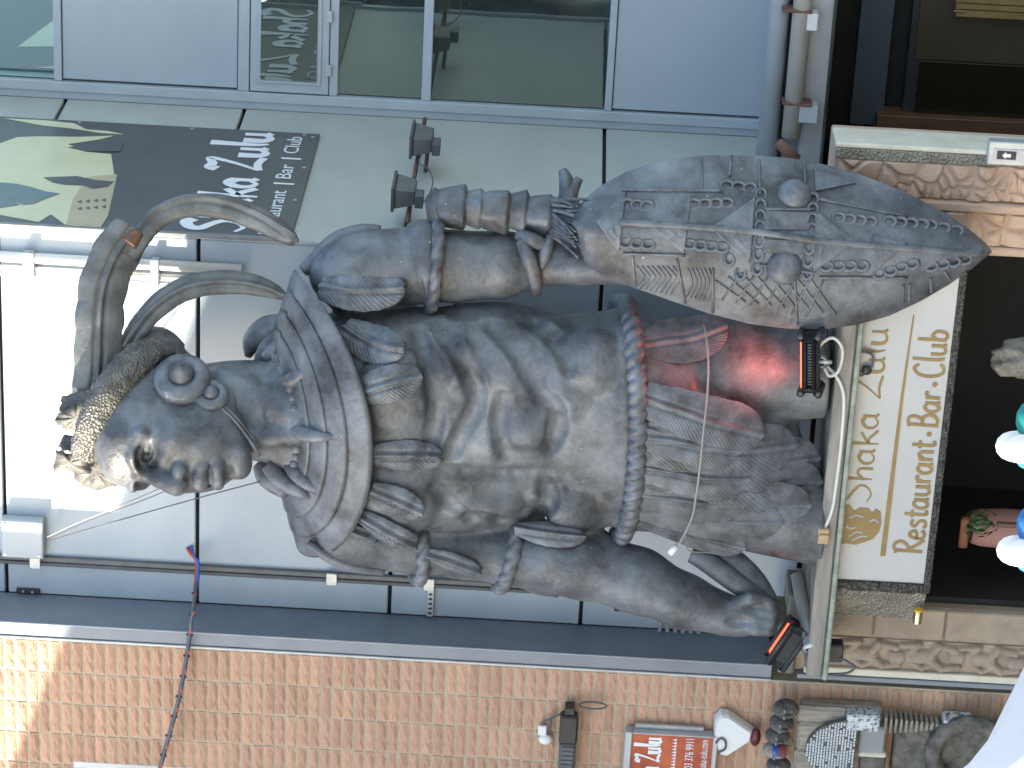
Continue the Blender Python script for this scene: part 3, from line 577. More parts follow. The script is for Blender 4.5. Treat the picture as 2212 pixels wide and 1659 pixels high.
def frame(cy, cw, phi):
    c, s_ = math.cos(phi), math.sin(phi)
    return (lambda x, lat, fr: (x, cy+lat*c+fr*s_, cw-lat*s_+fr*c)), np.array([[1, 0, 0], [0, c, -s_], [0, s_, c]])

# ---- body
bpt, BA = frame(905, -30, math.radians(26))
BX0 = 420
B = SDF((BX0-1106, 470-829.5, -290), (1800-1106, 1400-829.5, 250), 5.0)
def gtube(T, p=2.3, k=20, phi=26):
    T = np.array(T, float); x0, x1 = T[0, 0], T[-1, 0]; m = 290
    sl, (X, Y, Z) = B.sl((x0-1106-20, T[:, 1].min()-829.5-m, -290), (x1-1106+20, T[:, 1].max()-829.5+m, 260)); xs = X+1106
    cy = np.interp(xs, T[:, 0], T[:, 1])-829.5; cw = np.interp(xs, T[:, 0], T[:, 2]); hl = np.interp(xs, T[:, 0], T[:, 3]); hf = np.interp(xs, T[:, 0], T[:, 4])
    c, s_ = math.cos(math.radians(phi)), math.sin(math.radians(phi)); la = (Y-cy)*c-(Z-cw)*s_; fr = (Y-cy)*s_+(Z-cw)*c
    d = ((np.abs(la/hl)**p+np.abs(fr/hf)**p)**(1/p)-1)*np.minimum(hl, hf); d = np.maximum(d, np.maximum(x0-xs, xs-x1)); B.comb(sl, d.astype(np.float32), k, False)
xs_ = np.array([[600, 900, -30, 120, 105], [640, 900, -30, 170, 115], [700, 900, -30, 230, 135], [780, 905, -30, 258, 150], [880, 912, -30, 262, 150], [1000, 916, -30, 262, 142], [1100, 906, -30, 246, 138], [1200, 895, -30, 228, 132], [1280, 900, -30, 236, 135], [1345, 906, -30, 254, 150], [1385, 910, -30, 240, 146], [1480, 920, -34, 190, 120]])
tt = np.linspace(600, 1480, 60); gtube(np.stack([tt]+[np.interp(tt, xs_[:, 0], xs_[:, i]) for i in range(1, 5)], 1))
for sg_ in (-1, 1):
    B.ell(bpt(862, sg_*112, 118), (96, 112, 58), 10, BA)                       # pectoral
    B.ell(bpt(650, sg_*120, -20), (48, 120, 70), 40, BA)                       # trapezius
    for i in range(5):                                                       # ribs
        B.cap(bpt(950+i*48, sg_*(236-i*7), 30-i*3), bpt(985+i*56, sg_*(155-i*10), 122-i*4), 27, 18, 7)
    B.ell(bpt(1255, sg_*165, 62), (92, 70, 62), 22, BA)                        # oblique
    B.ell(bpt(1060, sg_*215, -20), (120, 40, 80), 25, BA)                      # latissimus
def live_w(x, y):
    wv = 60.0
    for _ in range(2):
        q = 1-wv/FPX; i = int(round(((x-1106)*q-B.lo[0])/5)); j = int(round(((y-829.5)*q-B.lo[1])/5)); k = np.nonzero(B.F[i, j] < 0)[0]
        if len(k) == 0: return -60.0
        wv = B.lo[2]+5*k[-1]+2
    return wv
def bulge(x, y, rx, ry, h=14, k=14, rw=34): B.ell((x, y, live_w(x, y)-rw+h*0.8), (rx, ry, rw), k)
def groove(P, r=13, d=9, k=14):
    P = spline(P, 4); Q = [(x, y, live_w(x, y)+r*1.25-d*0.8) for x, y in P]; r *= 1.25; B.chain(Q, [r]*len(Q), k, True)
for q in ((985, 790, 42, 62), (1085, 795, 48, 62), (1137, 920, 54, 52, 22), (1058, 945, 40, 48), (1045, 1085, 86, 42, 18), (1215, 850, 58, 62), (1225, 1085, 62, 50), (1180, 730, 40, 40), (1290, 780, 50, 70, 8)): bulge(*q)
for q in (([(940, 690), (985, 755), (1024, 830), (1030, 878), (1003, 930), (972, 988)], 14, 13), ([(905, 720), (925, 790), (942, 860), (940, 920), (930, 965)], 13, 11), ([(955, 1022), (1050, 1027), (1180, 1028)], 12, 9),
          ([(1170, 858), (1198, 885), (1204, 925), (1188, 972)], 14, 13), ([(1065, 700), (1110, 745), (1142, 800), (1160, 842)], 14, 10), ([(1150, 690), (1192, 722), (1218, 765), (1225, 800)], 15, 9), ([(945, 1058), (1000, 1118), (1080, 1128)], 13, 11), ([(1175, 1042), (1188, 1080), (1160, 1122)], 12, 10), ([(1085, 862), (1078, 920), (1090, 985)], 11, 8)): groove(*q)
B.ell(bpt(1262, 4, 150), (15, 9, 16), 8, BA, sub=True)                         # navel
B.chain([(450, 868, -12), (500, 878, -18), (570, 888, -24), (660, 898, -30)], [80, 94, 102, 120], 30)   # neck
B.cap((480, 815, 45), (645, 905, 95), 20, 22, 25); B.cap((500, 955, 65), (645, 940, 90), 16, 20, 25)
# viewer's right arm
B.ell((765, 590, 60), (98, 84, 88), 20); B.chain([(790, 582, 62), (905, 572, 62), (980, 575, 60), (1080, 572, 58), (1165, 560, 55)], [84, 82, 76, 72, 56], 9)
B.chain([(1165, 562, 55), (1260, 570, 100), (1380, 575, 165)], [52, 44, 40], 15)
# viewer's left arm
B.ell((765, 1142, -105), (98, 86, 88), 30)
B.chain([(780, 1150, -108), (900, 1175, -112), (1000, 1188, -112), (1100, 1200, -108)], [82, 66, 64, 64], 10)
B.chain([(1110, 1203, -106), (1180, 1206, -100), (1260, 1216, -95), (1380, 1255, -85), (1480, 1300, -75), (1560, 1325, -70)], [64, 76, 78, 70, 58, 47], 20)
B.ell((1600, 1335, -62), (58, 40, 42), 20)
for i, (yy, l) in enumerate(((1302, 46), (1322, 54), (1342, 52), (1360, 40))):
    B.chain([(1630, yy, -45+i*4), (1640+l*.5, yy+2, -35), (1645+l*.55, yy, -66), (1632+l*.4, yy-6, -84)], [14, 13, 12, 10], 5)
B.chain([(1585, 1306, -40), (1620, 1292, -25), (1655, 1294, -30)], [17, 14, 11], 8)
B.ell((1594, 1345, -20), (26, 12, 14), 12, sub=True)
# legs
B.chain([(1390, 815, -20), (1560, 800, -15), (1800, 795, -10)], [118, 122, 106], 25)
B.chain([(1390, 1015, -75), (1560, 1060, -95), (1800, 1128, -120)], [120, 120, 102], 25)
gtube([(1342, 905, -32, 246, 146), (1420, 930, -38, 225, 150), (1520, 962, -46, 190, 138), (1640, 990, -60, 165, 110), (1690, 1000, -70, 146, 88), (1725, 1004, -80, 110, 60), (1745, 1006, -85, 40, 25)], k=18)
B.F[(1786-BX0)//5:] = np.maximum(B.F[(1786-BX0)//5:], 3.0)
BF = B.F.copy()
def surf_w(x, y):
    """depth of the front of the body at a picture position"""
    wv = 60.0
    for _ in range(3):
        q = 1-wv/FPX; i = int(round(((x-1106)*q-B.lo[0])/5)); j = int(round(((y-829.5)*q-B.lo[1])/5))
        if not (0 <= i < BF.shape[0] and 0 <= j < BF.shape[1]): return -60.0
        k = np.nonzero(BF[i, j] < 0)[0]
        if len(k) == 0: return -60.0
        wv = B.lo[2]+5*k[-1]+2
    return wv
Pb, Qb = B.mesh()

# ---- head
hpt, HA = frame(917, 30, math.radians(50))
H = SDF((165-1106, 740-829.5, -170), (600-1106, 1090-829.5, 240), 2.75)
He = lambda x, l, f, r, k=12, sub=False: H.ell(hpt(x, l, f), r, k, HA, sub)
He(325, 0, -20, (142, 122, 150)); He(405, 0, 50, (128, 98, 100), 30); He(462, 0, 52, (78, 92, 86), 25)
for s_ in (-1, 1):
    He(452, s_*78, 0, (56, 26, 58), 25); He(378, s_*68, 92, (34, 36, 38), 25); He(430, s_*58, 92, (52, 30, 40), 25)
He(272, 0, 88, (62, 88, 52), 25); He(518, 0, 108, (27, 42, 32), 20)
H.chain([hpt(306, -84, 96), hpt(296, -48, 128), hpt(304, -10, 138)], [14, 17, 14], 16); H.chain([hpt(306, 84, 96), hpt(296, 48, 128), hpt(304, 10, 138)], [14, 17, 14], 16)
He(442, 0, 100, (48, 62, 48), 20)
for s_ in (-1, 1):
    He(318, s_*46, 134, (25, 44, 30), 14, True)
    He(319, s_*43, 84, (22, 37, 28), 4)
    H.chain([hpt(322, s_*84, 74), hpt(304, s_*62, 104), hpt(300, s_*38, 118), hpt(316, s_*11, 124)], [6, 7.5, 7.5, 6], 3)
    H.chain([hpt(322, s_*84, 74), hpt(335, s_*58, 98), hpt(336, s_*36, 111), hpt(322, s_*11, 121)], [5, 6.5, 6.5, 5], 3)
    H.ell(hpt(317, s_*30 if s_ < 0 else 34, 118), (12, 12, 12), 3, None, True); H.ell(hpt(316, s_*29 if s_ < 0 else 34, 112), (5.5, 5.5, 6), 2)
    H.chain([hpt(352, s_*30, 124), hpt(372, s_*62, 118)], [10, 8], 14)
H.chain([hpt(310, 0, 136), hpt(345, 0, 152), hpt(382, 0, 170)], [15, 18, 24], 12)
for s_ in (-1, 1):
    He(388, s_*27, 150, (17, 20, 22), 8); He(402, s_*17, 160, (8, 10, 12), 4, True)
    H.chain([hpt(398, s_*46, 126), hpt(430, s_*58, 116)], [10, 9], 14)
H.chain([hpt(452, -50, 112), hpt(438, -28, 142), hpt(434, -9, 156), hpt(437, 0, 155), hpt(434, 9, 156), hpt(438, 28, 142), hpt(452, 50, 112)], [9, 14, 16, 15, 16, 14, 9], 8)
H.chain([hpt(458, -46, 112), hpt(470, -26, 142), hpt(473, 0, 154), hpt(470, 26, 142), hpt(458, 46, 112)], [9, 15, 18, 15, 9], 7)
H.chain([hpt(455, -46, 122), hpt(453, -24, 158), hpt(455, 0, 172), hpt(453, 24, 158), hpt(455, 46, 122)], [3, 4, 4, 4, 3], 4, True)
He(494, 0, 152, (10, 32, 18), 14, True)
Ph, Qh = H.mesh()
mb = MB(); mb.add(lin(Pb), Qb); mb.add(lin(Ph), Qh)
body = mb.build('body', M['bronze'], ST, True)

# ---- generic statue builders
def sr(P): return KPX*(1-np.asarray(P)[:, 2]/FPX)
def stube(name, P, r, m, parent, n=12, seg=8, sp=True):
    P = np.asarray(P, float); r = np.broadcast_to(np.asarray(r, float), (len(P),)); Q = np.concatenate([P, r[:, None]], 1); Q = spline(Q, seg) if sp else Q
    return MB().tube(su(Q[:, :3]), np.maximum(Q[:, 3], 0.4)*sr(Q), n).build(name, M[m], parent, True)
def rope(name, P, r, m, parent, pitch=26, strands=2, closed=False, seg=0):
    P = np.asarray(P, float)
    L = np.linalg.norm(np.diff(P, axis=0), axis=1).sum(); ns = max(24, int(L/4)); Q = resample(P, ns); n = 18
    V = su(Q); T = np.gradient(V, axis=0); T /= np.linalg.norm(T, axis=1)[:, None]; a = np.cross(T[0], (0.3, 0.2, 0.9)); rg = []
    s_ = np.linspace(0, L, ns); th = np.arange(n)*2*math.pi/n
    for i in range(ns):
        a = a-T[i]*(a@T[i]); a /= np.linalg.norm(a); b = np.cross(T[i], a); rr = r*KPX*(0.78+0.34*np.abs(np.cos((th*strands-2*math.pi*s_[i]/pitch)/2)))
        rg.append(V[i]+rr[:, None]*(np.cos(th)[:, None]*a+np.sin(th)[:, None]*b))
    mb = MB(); mb.grid(np.array(rg), closed_v=True); mb.add(rg[0], [tuple(range(n))[::-1]]); mb.add(rg[-1], [tuple(range(n))]); return mb.build(name, M[m], parent, True)
def feather(name, P, hw, n, parent, m='bronze_plain', base=0.3, wide=0.55, thick=5, barbs=15, ridge=6, curl=10, nv=12, ns=96, tip=1.0, notch=0.015, amp=1.9):
    P = resample(spline(P, 8), ns); V = su(P); k = KPX; T = np.gradient(V, axis=0); T /= np.linalg.norm(T, axis=1)[:, None]
    nw = np.asarray(n, float); nw = nw[0]*CX-nw[1]*CY-nw[2]*Fw; s_ = np.linspace(0, 1, ns); rows, back = [], []
    wp = np.where(s_ < wide, base+(1-base)*np.sin(np.clip(s_/wide, 0, 1)*math.pi/2), (1-(1-0.02)*np.clip((s_-wide)/(1-wide), 0, 1)**(2.2*tip))**(0.5/tip))
    nt_ = [random.uniform(0.1, 0.9) for _ in range(3)]
    for i in range(ns):
        b = np.cross(T[i], nw); b /= np.linalg.norm(b); nn = np.cross(b, T[i]); v = np.linspace(-1, 1, nv*2+1)
        wl = hw*wp[i]*(1+notch*math.sin(37*s_[i]+hw)-sum(1.2*notch*math.exp(-((s_[i]-q)/0.012)**2) for q in nt_))
        h = -curl*np.abs(v)**2+ridge*np.exp(-(v*hw*wp[i]/4.5)**2)-ridge*0.6*np.exp(-((np.abs(v)*hw*wp[i]-9)/4)**2)+amp*np.abs(np.sin(math.pi*barbs*(s_[i]-0.22*np.abs(v))))**0.6*np.clip(np.abs(v)*4, 0, 1)
        rows.append(V[i]+(v*wl*k)[:, None]*b+(h*k)[:, None]*nn); back.append(V[i]+(v*wl*k*0.97)[:, None]*b+((h-thick)*k)[:, None]*nn)
    G = np.array(rows); K = np.array(back)[:, ::-1]; return MB().grid(np.concatenate([G, K], 1), closed_v=True).build(name, M[m], parent, True)
def onbody(pts, off=10): return [(x, y, surf_w(x, y)+off) for x, y in pts]
def nrm_at(x, y, d=30):
    return np.array([-(surf_w(x+d, y)-surf_w(x-d, y))/(2*d), -(surf_w(x, y+d)-surf_w(x, y-d))/(2*d), 1.0]).clip(-0.9, 1)

# ---- headdress
al = np.linspace(0, 2*math.pi, 73)[:-1]; NR = 20; G = []
for a in al:
    ctr = np.array([278-88*math.cos(a), 134*math.sin(a), 122*math.cos(a)-50]); rad = np.array([0.35, math.sin(a), math.cos(a)]); rad /= np.linalg.norm(rad); upv = np.cross(rad, np.cross((1, 0, 0), rad)); upv = np.array([-0.92, 0, -0.25]); upv -= rad*(upv@rad); upv /= np.linalg.norm(upv)
    row = []
    for j in range(NR):
        t = 2*math.pi*j/NR; rr = 1+0.05*math.sin(17*a+3*t)+0.05*math.sin(29*a-5*t); p = ctr+rad*20*rr*math.cos(t)+upv*39*rr*math.sin(t); row.append(hpt(*p))
    G.append(row)
G = np.array(G); Gw = su(G.reshape(-1, 3)).reshape(G.shape)
MB().grid(Gw, True, True).build('headband', M['bronze_rough'], ST, True)
def hplate(name, poly, dep, thick, m='bronze_plain'):
    P = [hpt(*p) for p in poly]; n = np.cross(np.array(P[1])-P[0], np.array(P[2])-P[0]); n = n/np.linalg.norm(n)*thick
    return MB().prism(su(P), su([np.array(P[0])+n])[0]-su([P[0]])[0]).build(name, M[m], ST, fix=True)
# broken feather stubs rising from the front of the band
def stub(poly, w0, w1, name='broken_feather', thick=12):
    n = len(poly); ws = np.interp([p[0] for p in poly], [min(p[0] for p in poly), max(p[0] for p in poly)], [w1, w0]); P = [(x, y, q) for (x, y), q in zip(poly, ws)]
    Q = [(x+2, y, q-thick) for x, y, q in P]; mb = MB(); c0 = np.mean(P, 0)+np.array([0, 0, 8])
    V = np.concatenate([su(P), su(Q), su([c0])]); mb.add(V, [(i, (i+1) % n, 2*n) for i in range(n)]+[tuple(range(2*n-1, n-1, -1))]+[(i, i+n, (i+1) % n+n, (i+1) % n) for i in range(n)]); mb.build(name, M['bronze_plume'], ST, fix=True)
def ragged(poly, w0, slope, thick=9):
    c = np.mean(poly, 0); R2 = []
    for i in range(len(poly)):
        a_, b_ = np.array(poly[i], float), np.array(poly[(i+1) % len(poly)], float)
        for k in range(4): R2.append(a_+(b_-a_)*k/4+(rng.normal(size=2)*1.6 if k else 0))
    R2 = np.array(R2); n = len(R2); wf = lambda q: w0+slope[0]*(q[:, 0]-c[0])+slope[1]*(q[:, 1]-c[1]); I = c+(R2-c)*0.5
    A = np.concatenate([R2, wf(R2)[:, None]+rng.normal(size=(n, 1))*2], 1); Bk = A-np.array([0, 0, thick]); Im = np.concatenate([I, wf(I)[:, None]+4+rng.normal(size=(n, 1))*2.5], 1); C1 = np.array([[c[0], c[1], w0+6]])
    f = [(i, (i+1) % n, n*2+(i+1) % n, n*2+i) for i in range(n)]+[(n*2+i, n*2+(i+1) % n, 3*n) for i in range(n)]+[(n+i, n+(i+1) % n, (i+1) % n, i) for i in range(n)]+[tuple(n+i for i in range(n))]
    MB().add(su(np.concatenate([A, Bk, Im, C1])), f).build('broken_feather', M['bronze_torn'], ST, True, fix=True)
for q in (([(126, 893), (146, 882), (168, 868), (192, 866), (212, 886), (205, 925), (176, 942), (169, 936), (136, 925), (114, 906)], 104, (0.3, -0.5)), ([(140, 938), (170, 940), (212, 962), (206, 986), (152, 976), (124, 966)], 60, (0.4, -0.3)),
          ([(119, 971), (150, 981), (188, 984), (196, 1024), (150, 1019), (140, 1010), (116, 1022)], 66, (0.3, -0.6)), ([(150, 984), (196, 986), (248, 992), (268, 1012), (252, 1050), (214, 1060), (176, 1050), (160, 1026)], 34, (0.3, -0.5)),
          ([(134, 855), (170, 845), (215, 850), (220, 880), (170, 884), (128, 890)], 88, (0.3, 0.3)), ([(176, 940), (216, 940), (222, 985), (182, 980)], 40, (0.2, -0.4))): ragged(*q)
feather('plume', [(205, 905, 40), (208, 850, 60), (213, 780, 70), (216, 700, 70), (222, 630, 60), (242, 570, 50), (268, 525, 40), (292, 492, 32)], 52, (0.25, 0.1, 1), ST, 'bronze_plume', base=0.92, wide=0.5, tip=3.5, ridge=9, curl=16, barbs=22, thick=9, ns=96, notch=0.03)
feather('plume', [(268, 545, 40), (292, 505, 30), (330, 460, 15), (382, 434, 5), (440, 428, 0), (500, 438, 0), (560, 462, 5), (610, 492, 12), (640, 512, 18)], 30, (-0.25, -0.75, 1), ST, 'bronze_plume', base=0.75, wide=0.55, tip=1.3, ridge=7, curl=20, barbs=24, thick=10, ns=96, notch=0.02)
stube('broken_socket', [(278, 528, 34), (298, 500, 28)], [20, 15], 'rust', ST)
feather('plume', [(262, 765, 20), (290, 715, 20), (335, 662, 15), (390, 625, 10), (450, 610, 5), (520, 610, 0), (575, 622, 0), (616, 640, 0)], 27, (-0.1, -0.1, 1), ST, 'bronze_plume', base=0.7, wide=0.5, tip=1.2, ridge=6, curl=12, barbs=24, thick=8, ns=96, notch=0.02)
# back of the headdress
mb = MB(); mb.ell(su([(345, 775, -30)])[0], (62*KPX, 50*KPX, 60*KPX), np.array([CX, CY, Fw])); mb.build('hair_bun', M['bronze_plain'], ST, True)
stube('hair_roll', [(262, 780, -20), (300, 740, -30), (350, 735, -40), (392, 755, -30)], [26, 30, 28, 14], 'bronze_plain', ST)
# ear discs
def lathe(name, c, ax, prof, m, parent, n=32):
    ax = np.asarray(ax, float); ax /= np.linalg.norm(ax); a = np.cross(ax, (0.2, 0.9, 0.3)); a /= np.linalg.norm(a); b = np.cross(ax, a); th = np.arange(n)*2*math.pi/n
    G = np.array([[c+ax*h*KPX+r*KPX*(math.cos(t)*a+math.sin(t)*b) for t in th] for r, h in prof]); return MB().grid(G, closed_v=True).build(name, m if not isinstance(m, str) else M[m], parent, True)
lat = HA[1]*-1; axw = lat[0]*CX-lat[1]*CY-lat[2]*Fw
axw = axw/np.linalg.norm(axw)+0.15*(-Fw)
e1 = lathe('ear_disc', su([(392, 812, 118)])[0], axw, [(60, -22), (61, -6), (56, 3), (44, 8), (31, 8), (27, 4)], 'bronze_plain', ST)
lathe('boss', su([(392, 812, 118)])[0], axw, [(27, 0), (25, 13), (20, 19), (12, 29), (4, 38), (0.1, 39)], 'bronze_plain', e1)
e2 = lathe('ear_disc', su([(456, 850, 122)])[0], axw, [(37, -16), (38, -4), (34, 3), (25, 6), (18, 3)], 'bronze_plain', ST)
lathe('boss', su([(456, 850, 122)])[0], axw, [(17, 0), (15, 9), (10, 16), (4, 22), (0.1, 23)], 'bronze_plain', e2)
stube('chin_strap', [(478, 880, 128), (510, 912, 122), (540, 952, 112), (560, 985, 100)], 3.5, 'bronze_plain', ST); stube('chin_strap', [(484, 876, 124), (518, 910, 118), (548, 950, 106)], 3, 'bronze_plain', ST)

# ---- collar
cpt, CA = frame(890, -30, math.radians(26))
na, ntt = 120, 41
def collar_pt(t, a):
    c, s_ = math.cos(a), math.sin(a); cp = max(c, 0)
    xi, li, fi = 598+42*c, 118*s_, 112*c; xo, lo_, fo = 648+30*c+128*cp**1.35, 326*s_, (212*c if c > 0 else 150*c)
    u = t; q = u**0.9; x = xi+(xo-xi)*(u**1.25 if c > 0 else u); return x, li+(lo_-li)*q, fi+(fo-fi)*q+16*math.sin(math.pi*u)*cp
bands = [(0.0, 0.27), (0.25, 0.50), (0.48, 0.74), (0.72, 1.0)]
collar = None
for bi, (t0, t1) in enumerate(bands):
    G = []
    for i in range(na):
        a = 2*math.pi*i/na; row = []
        for side in (0, 1):
            for j in range(7):
                u = j/6 if side == 0 else 1-j/6; t = t0+(t1-t0)*u; x, l, f = collar_pt(t, a); lift = 4+6*u-1.5*(u > 0.97)
                if side: lift -= 12
                c = math.cos(a); nx = -0.55; k = lift/math.sqrt(nx*nx+1); row.append(cpt(x+nx*k, l+math.sin(a)*k, f+c*k))
        G.append(row)
    G = np.array(G); o = MB().grid(su(G.reshape(-1, 3)).reshape(G.shape), True, True).build('collar' if bi == 0 else 'collar_band', M['bronze'], ST if bi == 0 else collar, True)
    if bi == 0: collar = o
# shoulder strap over the far shoulder
stube('shoulder_strap', [(655, 585, 70), (682, 562, 75), (710, 532, 75), (740, 512, 72), (785, 500, 70), (822, 500, 66)], [14, 18, 19, 18, 17, 14], 'bronze_plain', ST)
stube('shoulder_strap', [(665, 1172, -60), (705, 1200, -60), (760, 1224, -70), (830, 1236, -90)], [9, 12, 12, 8], 'bronze_plain', ST)
# flaps behind the neck
stube('neck_flap', [(535, 770, -70), (548, 735, -60), (585, 705, -40), (640, 690, -10)], [8, 24, 26, 6], 'bronze_plain', ST); stube('neck_flap', [(552, 790, -50), (575, 752, -35), (610, 722, -15), (645, 712, 5)], [8, 18, 18, 4], 'bronze_plain', ST)
stube('neck_flap', [(565, 1000, -40), (585, 1030, -30), (620, 1065, -10)], [22, 30, 16], 'bronze_plain', ST)
stube('neck_flap', [(578, 1006, 10), (605, 1035, 20), (650, 1062, 30), (675, 1076, 30)], [16, 20, 16, 4], 'bronze_plain', ST)
# feathers hanging from the collar
for (P, hw), fn_ in zip((([(690, 618), (760, 626), (825, 626), (874, 622)], 45), ([(742, 705), (790, 735), (835, 748), (874, 752)], 42), ([(772, 852), (820, 835), (870, 822), (912, 812)], 40),
              ([(802, 985), (860, 985), (910, 985), (952, 988)], 34), ([(800, 1062), (845, 1080), (885, 1098), (914, 1112)], 33), ([(768, 1112), (815, 1140), (860, 1165), (900, 1182)], 27), ([(735, 1135), (775, 1155), (815, 1168)], 16)), ((0, -.25, 1), (0, -.1, 1), (0, .05, 1), (0, .2, 1), (0, .35, 1), (0, .5, 1), (0, .6, 1))):
    P = resample(spline(P, 6), 6); Q = [(x, y, max(surf_w(x, y+d) for d in (-22, -11, 0, 11, 22))+13) for x, y in P]; Q[0] = (Q[0][0], Q[0][1], Q[0][2]+4); Q[-1] = (Q[-1][0], Q[-1][1], Q[-1][2]+10); c = P[len(P)//2]
    feather('feather', Q, hw, fn_, ST, ridge=6, curl=9, base=0.6, wide=0.5, barbs=17, nv=18, amp=2.4)
# necklace of beads and claws
nk = stube('necklace', [cpt(596+44*math.cos(a), 126*math.sin(a), 122*math.cos(a)+8) for a in np.linspace(0, 2*math.pi, 40)], 4, 'bronze_plain', ST, sp=False)
for i in range(36):
    a = -math.pi+2*math.pi*i/36
    if i % 5 == 2: continue
    p = cpt(598+44*math.cos(a), 132*math.sin(a), 128*math.cos(a)+8); r = (11 if i % 2 else 8.5)*KPX; mb = MB(); mb.ell(su([p])[0], (r, r, r*0.8), np.array([Up, Rt, Fw]), 10, 12); mb.build('bead', M['bronze_plain'], nk, True)
for i in range(36):
    if i % 5 != 2: continue
    a = -math.pi+2*math.pi*i/36; c, s_ = math.cos(a), math.sin(a)
    stube('claw', [cpt(588+44*c, 124*s_, 122*c+10), cpt(606+48*c, 140*s_, 140*c+20), cpt(634+60*c, 172*s_, 166*c+20), cpt(656+74*c, 200*s_, 182*c+10)], [11, 17, 13, 2], 'bronze_plain', nk)

# ---- arm ornaments
stube('arm_cuff', [(898, 575, 62), (912, 572, 62), (930, 570, 62), (942, 570, 62)], [90, 97, 97, 92], 'bronze', ST, 36)
rope('arm_rope', [(938+6*math.sin(a)+8*math.cos(a), 568-101*math.cos(a), 62+101*math.sin(a)) for a in np.linspace(0, 2*math.pi, 60)], 13, 'bronze_plain', ST, 40)
rope('arm_rope', [(900+14*math.sin(a)-4*math.cos(a), 1183-70*math.cos(a), -110+72*math.sin(a)) for a in np.linspace(0, 2*math.pi, 60)], 15, 'bronze_plain', ST, 30)
rope('arm_rope', [(1096+12*math.sin(a)-18*math.cos(a)*-1*0+(-16)*(-math.cos(a)), 1202-68*math.cos(a), -106+72*math.sin(a)) for a in np.linspace(0, 2*math.pi, 60)], 16, 'bronze_plain', ST, 30)
feather('feather', [(914, 1200, -30), (960, 1212, -25), (1005, 1228, -32), (1040, 1240, -45)], 22, (0, 0.4, 1), ST, base=0.6)
feather('feather', [(1112, 1140, -28), (1170, 1150, -10), (1220, 1156, -10), (1266, 1160, -14)], 28, (0, -0.2, 1), ST, base=0.5)
feather('feather', [(1110, 1250, -80), (1150, 1276, -85), (1205, 1288, -85)], 12, (0, 0.7, 1), ST, base=0.5)
# crease of cloth at the elbow on the shield side
for P, r in (([(1125, 520, 130), (1142, 560, 142), (1155, 600, 120), (1160, 632, 70)], [12, 16, 15, 10]), ([(1120, 505, 118), (1150, 520, 132), (1180, 530, 120)], [14, 18, 12]), ([(1192, 505, 112), (1178, 545, 128), (1168, 580, 118)], [10, 14, 8])):
    stube('cloth_fold', P, r, 'bronze_plain', ST)
# ribbed tail sleeve
P = np.array([(922, 452, 95), (960, 448, 98), (1020, 450, 100), (1080, 455, 100), (1140, 460, 100), (1200, 468, 98)], float); Q = resample(spline(P, 8), 90); V = su(Q); s_ = np.linspace(0, 1, 90); T = np.gradient(V, axis=0); T /= np.linalg.norm(T, axis=1)[:, None]
a = np.cross(T[0], Fw); rg = []; th = np.arange(28)*2*math.pi/28
for i in range(90):
    a = a-T[i]*(a@T[i]); a /= np.linalg.norm(a); b = np.cross(T[i], a); ph = s_[i]+0.022*math.sin(17*s_[i]); fr_ = (ph*6.0+0.25) % 1.0; kk = int(ph*6.0+0.25); r = (26+20*min(1, s_[i]*9))*(0.80+0.24*fr_**0.8-0.22*max(0, (fr_-0.86)/0.14))
    rr = r*(1+0.05*math.sin(kk*2.4))*(1+0.09*np.sin(3*th+kk*1.7)*fr_+0.05*np.sin(5*th-kk*2.9)+0.03*np.sin(7*th+14*s_[i])); rg.append(V[i]+(rr*KPX)[:, None]*(np.cos(th)[:, None]*a+np.sin(th)[:, None]*b))
mb = MB(); mb.grid(np.array(rg), closed_v=True); mb.add(rg[0], [tuple(range(28))]); mb.add(rg[-1], [tuple(range(28))]); mb.build('ribbed_sleeve', M['bronze'], ST, True)
mb = MB()
for i in range(46):
    t = i/45; y0 = 432+70*t+random.uniform(-4, 4); y1 = y0+random.uniform(-14, 40)+30*t; L = random.uniform(45, 105); P = spline([(1188, y0, 118), (1188+L*.5, (y0+y1)/2+random.uniform(-5, 5), 165+random.uniform(0, 14)), (1188+L, y1, 205+random.uniform(0, 26))], 5)
    mb.tube(su(P), np.linspace(5.5, 2.2, len(P))*KPX, 6)
mb.build('fringe', M['bronze_plain'], ST, True)
stube('tail_tuft', [(1228, 445, 70), (1226, 415, 68), (1222, 385, 66), (1214, 366, 64)], [26, 19, 15, 9], 'bronze_plain', ST); stube('tail_tuft', [(1230, 430, 76), (1240, 405, 74), (1252, 385, 72)], [16, 13, 9], 'bronze_plain', ST)

# ---- club in the lowered hand
cl = stube('club', [(1492, 1198, -70), (1530, 1215, -66), (1590, 1258, -62), (1650, 1300, -66)], [17, 24, 24, 20], 'bronze', ST, 16); stube('club_blade', [(1512, 1178, -92), (1560, 1200, -90), (1620, 1250, -86), (1668, 1300, -84)], [18, 30, 30, 16], 'bronze', cl, 16)

